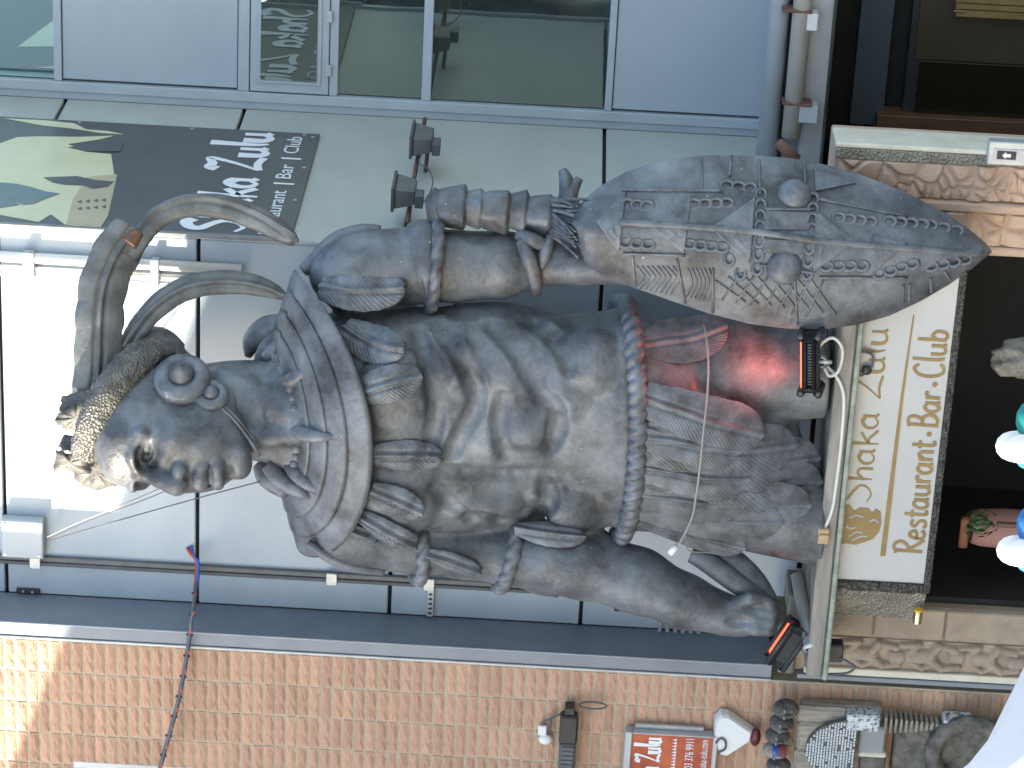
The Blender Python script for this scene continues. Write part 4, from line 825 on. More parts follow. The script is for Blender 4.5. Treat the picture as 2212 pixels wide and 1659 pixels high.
# ---- belt and feather skirt
by = 906-252*np.cos(np.linspace(0.06, math.pi-0.04, 90)); bx = 1336+42*np.sqrt(np.clip(1-((by-900)/262)**2, 0, 1)); bwz = np.array([surf_w(x, y) for x, y in zip(bx, by)]); bwz = np.convolve(np.pad(bwz, 6, mode='edge'), np.ones(13)/13, 'valid')+12
BP = np.concatenate([[(1334, 668, bwz[0]-110), (1334, 655, bwz[0]-60)], np.stack([bx, by, bwz], 1), [(1338, 1162, bwz[-1]-40), (1336, 1150, bwz[-1]-90)]])
rope('belt_rope', BP, 20, 'bronze_plain', ST, 26, 2)
def sk(P, hw, lift, n=(0, 0.1, 1), **k):
    Q = [(x, y, max(surf_w(x, y), -40 if y > 700 else -60)+lift*min(1, 0.3+i*0.35)+4) for i, (x, y) in enumerate(P)]; feather('skirt_feather', Q, hw, n, ST, barbs=k.pop('barbs', 27), ns=k.pop('ns', 180), nv=26, ridge=4, curl=5, thick=8, amp=1.5, notch=0.012, **k)
sk([(1384, 745), (1430, 738), (1500, 728), (1570, 702)], 54, 14, (0, -0.4, 1), base=0.4, wide=0.5)
for P, hw, lf, ny in (([(1384, 1122), (1450, 1140), (1530, 1166), (1610, 1186)], 38, 5, .7), ([(1384, 1095), (1470, 1112), (1580, 1128), (1690, 1130)], 52, 7, .5), ([(1384, 1040), (1480, 1060), (1620, 1088), (1752, 1092)], 56, 11, .4),
                      ([(1384, 1000), (1480, 1020), (1630, 1050), (1776, 1040)], 60, 16, .25), ([(1386, 960), (1480, 978), (1620, 1004), (1770, 990)], 60, 21, .2), ([(1386, 1070), (1450, 1078), (1530, 1088), (1610, 1090)], 46, 20, .4),
                      ([(1388, 925), (1480, 946), (1600, 972), (1722, 960)], 56, 27, .1), ([(1388, 1010), (1450, 1020), (1530, 1034), (1620, 1035)], 50, 29, .25), ([(1390, 860), (1460, 884), (1550, 915), (1650, 940)], 56, 40, 0.0), ([(1390, 945), (1450, 952), (1520, 966), (1600, 975)], 46, 38, .15)):
    sk(P, hw, lf, (0, ny, 1), base=0.65, wide=0.72)
# ---- shield
sxx = np.array([1236, 1262, 1300, 1350, 1400, 1450, 1530, 1620, 1700, 1780, 1850, 1920, 1990, 2050, 2100, 2128, 2142], float)
syt = np.array([470, 430, 400, 372, 355, 343, 335, 336, 340, 355, 374, 400, 432, 465, 500, 524, 541], float); syb = np.array([490, 565, 598, 615, 632, 650, 677, 700, 710, 711, 702, 683, 650, 615, 580, 558, 545], float)
def sedge(x): return np.interp(x, sxx, syt), np.interp(x, sxx, syb)
def sw(x, y, off=0.0):
    t, b = sedge(x); mid = (t+b)/2; hf = np.maximum((b-t)/2, 1); v = np.clip((y-mid)/hf, -1, 1)
    return 188+70*np.sqrt(np.clip(hf/187, 0, 1))*(1-np.abs(v)**2.0)+18*(1-np.abs(v))+off
ns_, nv_ = 120, 48; G = np.zeros((ns_, nv_*2, 3)); xs = np.interp(np.linspace(0, 1, ns_), np.linspace(0, 1, 200), np.interp(np.linspace(0, math.pi, 200), np.linspace(0, math.pi, 200), 1236+(2142-1236)*(1-np.cos(np.linspace(0, math.pi, 200)))/2))
xs = np.sort(xs)
for i, x in enumerate(xs):
    t, b = sedge(x); yy = t+(b-t)*(1-np.cos(np.linspace(0, math.pi, nv_)))/2
    G[i, :nv_] = np.stack([np.full(nv_, x), yy, sw(x, yy)], 1); G[i, nv_:] = np.stack([np.full(nv_, x), yy[::-1], np.minimum(sw(x, yy[::-1])-22, 166)], 1)
mb = MB(); Gs = su(G.reshape(-1, 3)).reshape(G.shape); mb.grid(Gs, closed_v=True); mb.add(Gs[0], [tuple(range(nv_*2))]); mb.add(Gs[-1], [tuple(range(nv_*2))])
SH = mb.build('shield', M['bronze'], ST, True, fix=True); SH['label'] = 'pointed oval shield with chains, triangles and two domes in relief'
def plate(name, poly, h=7, m='bronze_plain'):
    poly = np.array(poly, float); c = poly.mean(0); P = []
    for i in range(len(poly)):
        a, b = poly[i], poly[(i+1) % len(poly)]; P += [a+(b-a)*k/6 for k in range(6)]
    P = np.array(P); n = len(P); I = c+(P-c)*0.93
    V = [(x, y, sw(x, y, -4)) for x, y in P]+[(x, y, sw(x, y, h-1.5)) for x, y in P]+[(x, y, sw(x, y, h)) for x, y in I]+[(x, y, sw(x, y, h)) for x, y in c+(P-c)*0.5]+[(c[0], c[1], sw(c[0], c[1], h))]
    f = [(L*n+i, L*n+(i+1) % n, (L+1)*n+(i+1) % n, (L+1)*n+i) for L in range(3) for i in range(n)]+[(3*n+i, 3*n+(i+1) % n, 4*n) for i in range(n)]
    return MB().add(su(V), f).build(name, M[m], SH, fix=True)
for t in ([(1288, 478), (1353, 412), (1337, 545)], [(1400, 484), (1494, 421), (1478, 548)], [(1534, 492), (1632, 426), (1620, 570)], [(1761, 453), (1853, 522), (1757, 588)], [(1884, 507), (1962, 524), (1897, 582)], [(1988, 530), (2054, 541), (1990, 590)], [(1760, 362), (1850, 395), (1762, 412)]): plate('triangle', t, 7)
plate('square', [(1655, 455), (1752, 458), (1745, 497), (1652, 497)], 5); plate('square', [(1650, 516), (1742, 520), (1738, 550), (1650, 546)], 5)
def sline(name, P, r, off=2, m='bronze_plain'):
    P = resample(P, max(6, int(np.linalg.norm(np.diff(np.array(P), axis=0), axis=1).sum()/12))); return stube(name, [(x, y, sw(x, y, off)) for x, y in P], r, m, SH, 8, sp=False)
sline('rib', [(1338, 480), (1500, 490), (1640, 502), (1760, 520), (1900, 532), (2060, 545), (2120, 548)], 8, 3)
for yy in ((1345, 410, 1560, 412), (1345, 548, 1480, 552), (1650, 452, 1760, 452), (1640, 572, 1760, 590), (1770, 430, 1960, 468), (1770, 600, 1960, 600)): sline('border', [(yy[0], yy[1]), (yy[2], yy[3])], 3.5)
for (x0, y0, x1, y1) in ((1580, 336, 1576, 380), (1515, 345, 1517, 412), (1738, 350, 1740, 400), (1640, 345, 1642, 420), (1462, 560, 1480, 655), (1540, 580, 1540, 676), (1716, 590, 1722, 702), (1365, 545, 1372, 612), (1952, 615, 1950, 660), (1965, 612, 1963, 655), (2010, 600, 2012, 632), (2040, 585, 2052, 605)): sline('seam', [(x0, y0), (x1, y1)], 3)
for i in range(8): sline('lattice_line', [(1545+i*28, 590+max(0, 2-i)*8), (1610+i*28, min(640+i*4+12, 690))], 2.4)
for i in range(7): sline('lattice_line', [(1560+i*30, 640+i*6+8), (1600+i*30, 592+i*2)], 2.4)
for i in range(8): sline('wave_line', [(1376+i*11, 575), (1396+i*11, 600), (1372+i*11, 622+i*2)], 1.8)
for i in range(6): sline('wave_line', [(1486+i*9, 580), (1498+i*9, 612), (1484+i*9, 640+i*2)], 1.8)
def dome(x, y, r): lathe('dome', su([(x, y, sw(x, y, -6))])[0], -Fw, [(r, -8), (r*0.98, 4), (r*0.88, 13), (r*0.65, 21), (r*0.35, 26), (0.1, 27)], 'bronze_plain', SH)
dome(1716, 424, 37); dome(1694, 575, 39)
mb = MB(); n_, k_ = 14, 6; lk = []
for i in range(n_):
    a = 2*math.pi*i/n_; c = np.array([math.cos(a)*13, math.sin(a)*10, 0])
    for j in range(k_):
        b = 2*math.pi*j/k_; lk.append(c+4.2*(math.cos(b)*np.array([math.cos(a), math.sin(a), 0])+math.sin(b)*np.array([0, 0, 1])))
lk = np.array(lk)*KPX; lkV = lk[:, :1]*CX-lk[:, 1:2]*CY-lk[:, 2:]*Fw; lkR = (lk[:, 1:2])*CX-lk[:, :1]*CY-lk[:, 2:]*Fw
lkF = [(i*k_+j, ((i+1) % n_)*k_+j, ((i+1) % n_)*k_+(j+1) % k_, i*k_+(j+1) % k_) for i in range(n_) for j in range(k_)]
lm = []
for V in (lkV, lkR):
    me = bpy.data.meshes.new('chain_link'); me.from_pydata(V.tolist(), [], lkF); me.materials.append(M['bronze_plain']); me.polygons.foreach_set('use_smooth', np.ones(len(lkF), bool)); me.update(); lm.append(me)
for (x0, y0, x1, y1) in ((1356, 440, 1398, 444), (1500, 440, 1570, 438), (1352, 525, 1400, 528), (1490, 528, 1560, 535), (1644, 420, 1642, 490), (1640, 520, 1636, 580), (1757, 430, 1755, 495), (1748, 535, 1744, 590), (1812, 470, 1880, 478), (1922, 478, 1992, 484), (2010, 486, 2066, 498), (1785, 575, 1862, 574), (1900, 592, 1970, 570), (2012, 575, 2085, 560), (1570, 400, 1620, 405), (1575, 560, 1600, 590)):
    L = math.hypot(x1-x0, y1-y0); n = max(2, int(L/21)+1); h = abs(y1-y0) > abs(x1-x0)
    for i in range(n):
        t = i/(n-1); x, y = x0+(x1-x0)*t, y0+(y1-y0)*t; link('chain_link', lm[1 if h else 0], SH, su([(x, y, sw(x, y, 0.5))])[0])

# ================================================================== SMALLER OBJECTS
# --- banner on the return wall
XB = XR+0.012; zb0 = 6.56; yb0, yb1 = 0.03, 1.97
bn = thing('hanging_banner', (XB, 1.0, zb0), 'dark vinyl banner with white brush lettering on the side of the bay', 'banner')
MB().bbox((XB, yb0, zb0), (XB+0.006, yb1, 9.5), 0.002).build('sheet', M['banner'], bn)
box('pole', (XB-0.004, yb0-0.05, zb0-0.05), (XB+0.022, yb0-0.015, 9.5), M['pipe'], bn, 0.004)
def onX(x, y, X=XB+0.006): return onp(x, y, 0, X)
def bprint(name, pts, m, off=0.001): return MB().prism([onX(x, y)+np.array([off, 0, 0]) for x, y in pts], (0.0012, 0, 0)).build(name, M[m], bn, fix=True)
def d1(P): return [(x*0.3335, y*0.3335) for x, y in P]                     # traced positions of the print
bprint('glow_print', d1([(-250, 900), (0, 930), (110, 890), (250, 885), (520, 888), (740, 880), (640, 905), (440, 935), (560, 985), (720, 1000), (740, 1140), (690, 1400), (640, 1480), (420, 1455), (330, 1390), (250, 1440), (-20, 1390), (-250, 1330)]), 'banner_yellow')
bprint('tan_print', d1([(560, 1150), (760, 1130), (700, 1400), (650, 1478), (430, 1452), (470, 1300)]), 'banner_tan', 0.0025)
bprint('spear_print', d1([(30, 768), (300, 782), (480, 800), (560, 840), (700, 850), (800, 872), (640, 862), (560, 848), (450, 832), (280, 815)]), 'banner_yellow')
bprint('figure_print', d1([(280, 1152), (500, 1145), (620, 1170), (740, 1180), (700, 1215), (600, 1228), (540, 1205), (420, 1200), (340, 1185)]), 'banner', 0.004)
bprint('spear_shadow_print', d1([(440, 958), (560, 945), (720, 935), (800, 930), (780, 985), (680, 985), (560, 985)]), 'banner', 0.004)
bprint('shadow_print', d1([(-250, 1165), (0, 1185), (110, 1195), (200, 1215), (300, 1245), (390, 1258), (300, 1290), (215, 1325), (150, 1330), (60, 1290), (130, 1330), (0, 1350), (-250, 1340)]), 'banner_teal', 0.004)
for i in range(4):
    for j in range(2): bprint('dart_print', d1([(500+i*52, 1312+j*44-i*4), (528+i*52, 1300+j*44-i*4), (532+i*52, 1322+j*44-i*4)]), 'banner', 0.004)
zT = onX(520, 500)[2]; y0_, y1_ = onX(515, 503)[1], onX(575, 287)[1]
letters('Shaka Zulu', (XB+0.006, y0_, zT), (0, 1, 0), (0, 0, 1), (1, 0, 0), y1_-y0_, onX(395, 500)[2]-zT, 0.035, M['white_print'], bn)
zS = onX(592, 508)[2]; hS = onX(556, 508)[2]-zS
for wd, ya, yb_ in (('Restaurant', 508, 412), ('|', 398, 395), ('Bar', 385, 355), ('|', 343, 340), ('Club', 330, 294)):
    p, q = onX(592, ya)[1], onX(592, yb_)[1]; typeset(wd, (XB+0.006, p, zS), (0, 1, 0), (0, 0, 1), (1, 0, 0), q-p, hS, M['white_print'], bn)
for i in range(4):
    for zz in (zb0+0.04,): mb = MB(); mb.tube([(XB+0.006, yb0+0.06+i*0.6, zz), (XB+0.011, yb0+0.06+i*0.6, zz)], 0.012, 12); mb.build('eyelet', M['galv'], bn)
for i in range(3): mb = MB(); mb.tube([(XB+0.006, yb1-0.04, zb0+0.1+i*0.75), (XB+0.011, yb1-0.04, zb0+0.1+i*0.75)], 0.012, 12); mb.build('eyelet', M['galv'], bn)

# --- two floodlights standing off the return wall
rodz = 5.885
for nm, lab, cx_, cy_, y0, y1, tl in (('floodlight', 'upper grey floodlight on the bay side wall, nearer the windows', 915, 302, 274, 330, 0.1), ('floodlight', 'lower grey floodlight on the bay side wall, close above the ribbed sleeve', 877, 414, 385, 444, 0.16)):
    c = onp(cx_, cy_, 0, XR+0.22); t = thing(nm, c, lab, 'floodlight', 'floodlights on the bay side wall')
    a, b = onp(cx_, y0, 0, XR+0.22), onp(cx_, y1, 0, XR+0.22); w_ = abs(a[1]-b[1])/2
    bm = bmesh.new(); bmesh.ops.create_cube(bm, size=1)
    for v in bm.verts:
        top = v.co.z > 0; k = 1.0 if top else 0.72; v.co = Vector((c[0]+v.co.x*0.13*k, c[1]+v.co.y*2*w_*k*0.62, c[2]+v.co.z*0.125))
    bmesh.ops.bevel(bm, geom=bm.edges[:], offset=0.008, segments=1, affect='EDGES'); MB().bm(bm).build('housing', M['lampgrey'], t)
    box('front_rim', (c[0]-0.078, c[1]-w_*0.68, c[2]+0.063), (c[0]+0.078, c[1]+w_*0.68, c[2]+0.083), M['darkgrey'], t); box('gear_box', (c[0]-0.04, c[1]-w_*0.75, c[2]-0.115), (c[0]+0.04, c[1]-w_*0.2, c[2]-0.063), M['darkgrey'], t)
    MB().tube([(XR+0.004, c[1], c[2]-0.02), (c[0]-0.06, c[1], c[2]-0.03)], 0.014, 8).build('bracket_arm', M['rod'], t, True)
P = [onp(x, y, 0, XR+0.1) for x, y in ((918, 256), (905, 320), (893, 390), (880, 480))]
t = thing('fixing_rod', P[0], 'thin rusty rod running along the wall joint between the floodlights', 'rod'); MB().tube(P, 0.012, 8).build('rod', M['rod'], t, True)
P = spline([onp(x, y, 0, XR+0.2) for x, y in ((912, 330), (906, 352), (925, 365), (935, 395), (920, 432), (905, 440))], 6); t = thing('lamp_cable', P[0], 'looping dark cable between the two floodlights', 'cable'); MB().tube(P, 0.005, 6).build('cable', M['cable_dark'], t, True)

# --- conduit on the bay front right of the head
t = thing('conduit', (0.66, -0.05, 3.4), 'pale vertical conduit on the bay front beside the plumes', 'conduit')
for x, r in ((0.675, 0.033), (0.602, 0.016), (0.56, 0.012)): MB().tube([(x, -0.036, 6.85), (x, -0.036, 9.5)], r, 14).build('tube', M['white'], t, True)
box('clip', (0.545, -0.075, 8.11), (0.72, -0.01, 8.18), M['galv'], t); box('clip', (0.545, -0.075, 7.35), (0.72, -0.01, 7.40), M['galv'], t)

# --- cable trunking on the left of the bay
tr = thing('cable_trunking', (-1.4, -0.03, 5.0), 'thin dark vertical cable trunking at the left of the bay', 'trunking')
box('channel', (-1.43, -0.045, 4.4), (-1.405, -0.002, 9.5), M['darkgrey'], tr); box('cover', (-1.404, -0.035, 4.4), (-1.372, -0.002, 9.5), M['lampgrey'], tr)
for z, nm in ((8.14, 'junction'), (6.25, 'junction'), (5.63, 'junction')): box(nm, (-1.445, -0.06, z-0.03), (-1.36, -0.046, z+0.04), M['galv'], tr)
br = box('branch_strip', (-1.64, -0.04, 5.60), (-1.446, -0.002, 5.645), M['galv'], tr)
for i in range(5): box('slot', (-1.62+i*0.034, -0.043, 5.612), (-1.606+i*0.034, -0.0405, 5.633), M['black'], br, 0)
jb = thing('junction_box', (-1.22, -0.04, 8.08), 'flat grey square junction box on the bay at upper left', 'box'); box('case', (-1.36, -0.09, 8.085), (-1.095, -0.002, 8.35), M['frame'], jb, 0.008)
for a, b in ((-1.335, 8.11), (-1.12, 8.11), (-1.335, 8.325), (-1.12, 8.325)): mb = MB(); mb.tube([(a, -0.09, b), (a, -0.095, b)], 0.010, 10); mb.build('screw', M['galv'], jb)
for nm, lab, x, y in (('wall_fixing', 'small dark bolted strip at the top of the steel column', 60, 1278), ('wall_fixing', 'small dark bolted strip low beside the steel column', 1352, 1318)):
    c = onY(x, y, -0.03); t = thing(nm, c, lab, 'fixing', 'bolted strips beside the column'); box('strip', (c[0]-0.014, -0.03, c[2]-0.075), (c[0]+0.014, -0.002, c[2]+0.075), M['black'], t)
    for d in (-.03, .03): mb = MB(); mb.tube([(c[0], -0.03, c[2]+d), (c[0], -0.036, c[2]+d)], 0.008, 8); mb.build('bolt', M['galv'], t)
c = onY(1460, 1352, -0.03); t = thing('louvre_vent', c, 'small slatted vent behind the statue wrist', 'vent')
for i in range(6): box('slat', (c[0]-0.10, -0.035, c[2]-0.16+i*0.05), (c[0]+0.07, -0.002, c[2]-0.135+i*0.05), M['galv'], t, 0.004)

# --- cables crossing from the bay to the far left
def cable(name, P, r, m, lab, cat='cable', group=None, n=7, part='strand'):
    P = spline(P, 8); t = thing(name, P[0], lab, cat, group); MB().tube(P, r, n).build(part, M[m], t, True); return t
cable('electric_cable', [onY(405, 1184, -0.003), onY(412, 1196, -0.06), onY(424, 1212, -0.10), onY(424, 1240, -0.16), onY(422, 1262, -0.25)], 0.011, 'cable_red', 'short red cable coming out of a hole in the bay wall')
cable('electric_cable', [onY(413, 1180, -0.003), onY(418, 1200, -0.07), onY(428, 1216, -0.12), onY(428, 1240, -0.18), onY(424, 1272, -0.27)], 0.011, 'cable_blue', 'short blue cable coming out of a hole in the bay wall')
P = [onY(x, y, Y) for x, y, Y in ((423, 1262, -0.26), (421, 1290, -0.40), (415, 1330, -0.47), (410, 1370, -0.47), (400, 1440, -0.50), (384, 1520, -0.52), (362, 1600, -0.54), (340, 1680, -0.56))]
t = cable('cable_bundle', P, 0.014, 'cable_dark', 'dark bundle of cables with ties sagging across the brick wall', n=9)
Q = resample(spline(P, 8), 300)
MB().tube(Q+np.stack([0.010*np.cos(np.arange(300)*.22), 0.012*np.sin(np.arange(300)*.22), 0.010*np.sin(np.arange(300)*.22)], 1), 0.006, 6).build('twisted_strand', M['cable_red'], t, True)
for i in range(9): MB().tube([Q[25+i*30]-np.array([0, 0, .02]), Q[25+i*30]+np.array([0.01, -0.004, .022])], 0.0075, 6).build('cable_tie', M['black'], t)
for i, (P, r, m, lab) in enumerate((([onY(102, 1160, -0.1), su([(165, 1130, -150)])[0], su([(240, 1100, -60)])[0], su([(330, 1062, 20)])[0], su([(372, 1040, 80)])[0]], 0.004, 'wire_pale', 'upper pale guy wire from the junction box to the statue face'),
    ([onY(106, 1168, -0.1), su([(200, 1140, -150)])[0], su([(420, 1078, 0)])[0], su([(562, 1040, 30)])[0]], 0.004, 'wire', 'lower guy wire from the junction box to the statue neck'),
    ([onY(104, 1164, -0.1), su([(200, 1122, -150)])[0], su([(340, 1068, -20)])[0], su([(420, 1030, 60)])[0]], 0.003, 'wire', 'middle guy wire from the junction box to the statue cheek'),
    ([onY(318, 706, -0.02), su([(380, 742, -120)])[0], su([(440, 790, -60)])[0], su([(470, 812, 30)])[0]], 0.0035, 'wire', 'guy wire from the bay to the back of the statue head'))): cable('guy_wire', P, r, m, lab, 'wire', 'guy wires steadying the head')
t = cable('rope_light', [su([p])[0] for p in ((1515, 690, 60), (1524, 720, 125), (1530, 780, 165), (1528, 850, 172), (1520, 930, 182), (1512, 1010, 160), (1504, 1070, 120), (1494, 1120, 70), (1470, 1170, 20), (1455, 1190, 0))], 0.0065, 'wire_pale', 'pale cord slung around the feather skirt', 'cord')
stubp = [su([p])[0] for p in ((1462, 1180, 5), (1446, 1196, 0))]; MB().tube(stubp, 0.022, 10).build('end_plug', M['white'], t, True)
cable('thin_cord', [su([p])[0] for p in ((1478, 1172, 10), (1490, 1190, -10), (1530, 1193, -40), (1570, 1188, -60))], 0.004, 'wire_pale', 'thin cord trailing from the plug beside the left thigh', 'cord')

# --- things lying on the ledge
def onL(x, y, z=ZL): return onp(x, y, 2, z)
def led_lamp(lab, c, ax, tilt, L, e):
    t = thing('led_floodlight', c, lab, 'floodlight', 'red floodlights on the ledge'); c = np.asarray(c, float); ax = np.asarray(ax, float); ax /= np.linalg.norm(ax); up = np.asarray(tilt, float); up -= ax*(up@ax); up /= np.linalg.norm(up); dp = np.cross(ax, up)
    bm = bmesh.new(); bmesh.ops.create_cube(bm, size=1); A = np.array([ax*L, dp*0.09, up*0.085])
    for v in bm.verts: v.co = Vector(c+np.array(v.co)@A)
    bmesh.ops.bevel(bm, geom=bm.edges[:], offset=0.03, segments=3, affect='EDGES'); MB().bm(bm).build('housing', M['black'], t, True)
    mb = MB()
    for i in range(17):
        p = c+ax*L*(-0.42+0.84*i/16); q = np.array([ax*0.005, dp*0.108, up*0.07]); bm = bmesh.new(); bmesh.ops.create_cube(bm, size=1)
        for v in bm.verts: v.co = Vector(p-up*0.012+np.array(v.co)@q)
        mb.bm(bm)
    mb.build('cooling_fins', M['darkgrey'], t)
    bm = bmesh.new(); bmesh.ops.create_cube(bm, size=1); q = np.array([ax*L*0.92, dp*0.075, up*0.012])
    for v in bm.verts: v.co = Vector(c+up*0.05+np.array(v.co)@q)
    MB().bm(bm).build('led_strip', M['led'], t)
    MB().tube([c-up*0.04, c-up*0.12], 0.012, 8).build('bracket', M['galv'], t, True)
    l = bpy.data.lights.new('red_lamp', 'AREA'); l.shape = 'RECTANGLE'; l.size = L*0.9; l.size_y = 0.07; l.energy = e; l.color = (1.0, 0.16, 0.12); l.spread = math.radians(110)
    lo = bpy.data.objects.new('red_lamp', l); COL.objects.link(lo); lo.parent = t
    M3 = Matrix((Vector(ax), Vector(np.cross(-up, ax)), Vector(-up))).transposed(); lo.matrix_basis = Matrix.Translation(Vector(up*0.065)) @ M3.to_4x4()
    return t
pA, pB = onp(1752, 838, 1, -1.06), onp(1752, 722, 1, -1.06); cA = (pA+pB)/2
led_lamp('long black floodlight with a red strip between the legs and the shield', cA, pB-pA, np.array([0.05, 0.22, 1.0]), np.linalg.norm(pB-pA), 0.55)
pA, pB = onp(1695, 1428, 1, -0.85), onp(1712, 1362, 1, -0.85); pB = pB+np.array([0, 0.05, 0.02]); cA = (pA+pB)/2
led_lamp('tilted black floodlight with a red strip at the left end of the ledge', cA, onp(1682, 1428, 1, -0.85)-onp(1725, 1365, 1, -0.85), np.array([0.5, -0.02, 1.0]), 0.24, 0.03)
def pipe(lab, P, r, hollow=True):
    P = np.array(P); t = thing('pipe', P[0], lab, 'pipe', 'short pipes lying on the ledge'); MB().tube(P, r, 16, cap=False).build('tube', M['pipe'], t, True)
    d = (P[0]-P[1])/np.linalg.norm(P[0]-P[1]); MB().tube([P[0]-d*0.05, P[0]-d*0.045], r*0.92, 16).build('dark_bore', M['dark_in'], t)
    G = np.stack([MBring(P[0], d, r*0.78), MBring(P[0]+d*0.006, d, r*0.9), MBring(P[0]+d*0.004, d, r*1.1), MBring(P[0]-d*0.02, d, r*1.1)]); MB().grid(G, closed_v=True).build('rim', M['galv'], t, True)
    return t
def MBring(c, d, r, n=20):
    a = np.cross(d, (0.3, 0.1, 0.9)); a /= np.linalg.norm(a); b = np.cross(d, a); th = np.arange(n)*2*math.pi/n; return c+r*(np.cos(th)[:, None]*a+np.sin(th)[:, None]*b)
pe = onp(1752, 1402, 1, -0.93); pf = onp(1722, 1242, 1, -0.55); pf[2] = max(pf[2], ZL+0.04)
pipe('grey pipe with open end lying along the left end of the ledge', [pe, pf], 0.042)
pe = onp(1773, 783, 1, -0.97); pipe('short pipe stub in front of the long red floodlight', [pe, pe+np.array([0.05, 0.35, 0.0])], 0.034)
for P, r, lab in (([onp(x, y, 1, Y) for x, y, Y in ((1768, 790, -1.0), (1752, 778, -1.0), (1762, 768, -1.0), (1775, 742, -1.0), (1800, 730, -1.0), (1820, 755, -1.0), (1812, 800, -1.0), (1792, 812, -1.0), (1780, 795, -1.0))], 0.010, 'tangled loop of white cable around the pipe stub'),
                 ([onp(x, y, 1, LY-0.012) for x, y in ((1786, 792), (1808, 815), (1822, 850), (1822, 900), (1815, 980), (1806, 1050), (1798, 1100), (1784, 1136), (1774, 1146))], 0.011, 'long white cable lying along the ledge to the tan clip')):
    cable('white_cable', P, r, 'cable_white', lab, group='white cables on the ledge')
c = onp(1778, 1154, 1, LY-0.01); t = thing('cable_clip', c, 'small tan block holding the white cable on the ledge', 'clip'); box('block', c-np.array([.05, .04, .035]), c+np.array([.05, .04, .035]), M['tan'], t, 0.008); box('jaw', c+np.array([-.02, -.055, -.03]), c+np.array([.02, -.041, .03]), M['tan'], t)
c = onp(1803, 1405, 1, -0.75); t = thing('junction_block', c-np.array([0, 0, .05]), 'small black socket with a lead hanging under the ledge', 'socket'); box('case', c-np.array([.06, .05, .05]), c+np.array([.06, .05, .05]), M['black'], t, 0.01)
MB().tube(spline([c+np.array([-.02, -.05, -.03]), c+np.array([-.06, -.08, -.12]), c+np.array([-.12, -.06, -.08]), c+np.array([-.14, -.05, .03])], 8), 0.008, 6).build('lead', M['cable_dark'], t, True)
c = onY(1872, 800, SY-0.03); t = thing('hook', c, 'small dark hook dangling in front of the gold lettering', 'hook'); MB().tube(spline([c+np.array(q) for q in ((.12, 0, .05), (.10, 0, -.02), (.03, 0, -.03), (0, 0, .0), (-.03, -.01, .03), (.02, -.01, .05))], 8), 0.008, 6).build('wire', M['cable_dark'], t, True); mb = MB(); mb.ell(c, (.03, .02, .03)); mb.build('knot', M['black'], t, True)

# --- fittings on the brick wall
FY = YB-0.02
def fit(x0, x1, y0, y1, Y, th):
    p, q = onY(x0, y0, Y), onY(x1, y1, Y); lo = np.minimum(p, q); hi = np.maximum(p, q); lo[1] = Y-th; hi[1] = Y; return lo, hi
ht = thing('wall_heater', onY(1230, 1590, FY), 'long dark grey ribbed heater bar on the brick wall', 'heater')
lo, hi = fit(1207, 1250, 1592, 1535, FY-0.02, 0.09); box('end_cap', lo, hi, M['black'], ht, 0.012); hi2 = hi.copy(); hi2[0] = lo[0]-0.001; lo2 = lo.copy(); lo2[0] = lo[0]-0.5
hi2[2] -= 0.006; lo2[2] += 0.006; box('ribbed_case', lo2, hi2, M['darkgrey'], ht, 0.012)
for i in range(12): box('rib', (hi2[0]-0.03-i*0.032, lo2[1]-0.008, lo2[2]+0.012), (hi2[0]-0.018-i*0.032, lo2[1]-0.001, hi2[2]-0.012), M['lampgrey'], ht, 0.002)
box('wall_bracket', (hi[0]+0.001, hi[1]-0.07, (lo[2]+hi[2])/2-0.03), (hi[0]+0.05, hi[1]+0.025, (lo[2]+hi[2])/2+0.03), M['black'], ht)
c = onY(1250, 1522, FY-0.04); MB().tube(spline([c+np.array([math.cos(a)*.025, 0, -.09+math.sin(a)*.085]) for a in np.linspace(1.6, 7.7, 12)], 5), 0.006, 6).build('hanging_loop', M['cable_dark'], ht, True)
ss = thing('wall_sensor', onY(1178, 1590, FY), 'small white sensor with dark leads on the brick wall', 'sensor'); c = onY(1178, 1597, FY-0.02)
mb = MB(); mb.ell(c, (.035, .03, .045)); mb.build('sensor_head', M['white'], ss, True); box('sensor_arm', c+np.array([.03, -.012, -.005]), c+np.array([.10, .012, .05]), M['white'], ss, 0.006)
for q in ((1166, 1580, 1174, 1560, 1190, 1552), (1184, 1586, 1190, 1565, 1190, 1552)): MB().tube(spline([onY(q[k], q[k+1], FY-0.02) for k in (0, 2, 4)]+[onY(1210, 1543, FY-0.04)], 8), 0.006, 6).build('lead', M['cable_dark'], ss, True)
rs = thing('red_sign', onY(1445, 1640, FY), 'red and orange sign with white lettering in a grey frame', 'sign')
x1 = onY(1445, 1572, FY)[0]; x0 = x1-0.75; z1, z0 = onY(1350, 1580, FY)[2], onY(1540, 1580, FY)[2]
fw = 0.045; box('panel', (x0, FY-0.07, z0), (x1-0.012, FY-0.02, z1-fw), M['red_print'], rs, 0)
for lo, hi in (((x0-.03, FY-.085, z1-fw+.001), (x1, FY, z1)), ((x0-.03, FY-.085, z0-.03), (x1, FY, z0-.001)), ((x1-.011, FY-.085, z0), (x1, FY, z1-fw))): box('frame', lo, hi, M['steel_edge'], rs)
box('wall_flange', (x1+.001, FY-.03, z0+.06), (x1+.03, FY, z1-.06), M['galv'], rs)
OS = (x0+0.03, FY-0.07, 0); wsg = x1-x0-0.06; zz = z1-fw
def onS(x, y): return onY(x, y, FY-0.07)
tz = onS(1428, 1600)[2]; xr_ = x1-0.03
letters('Shaka Zulu', (xr_-0.45, FY-0.07, tz), R_, U_, N_, 0.45, onS(1375, 1600)[2]-tz, 0.011, M['white_print'], rs)
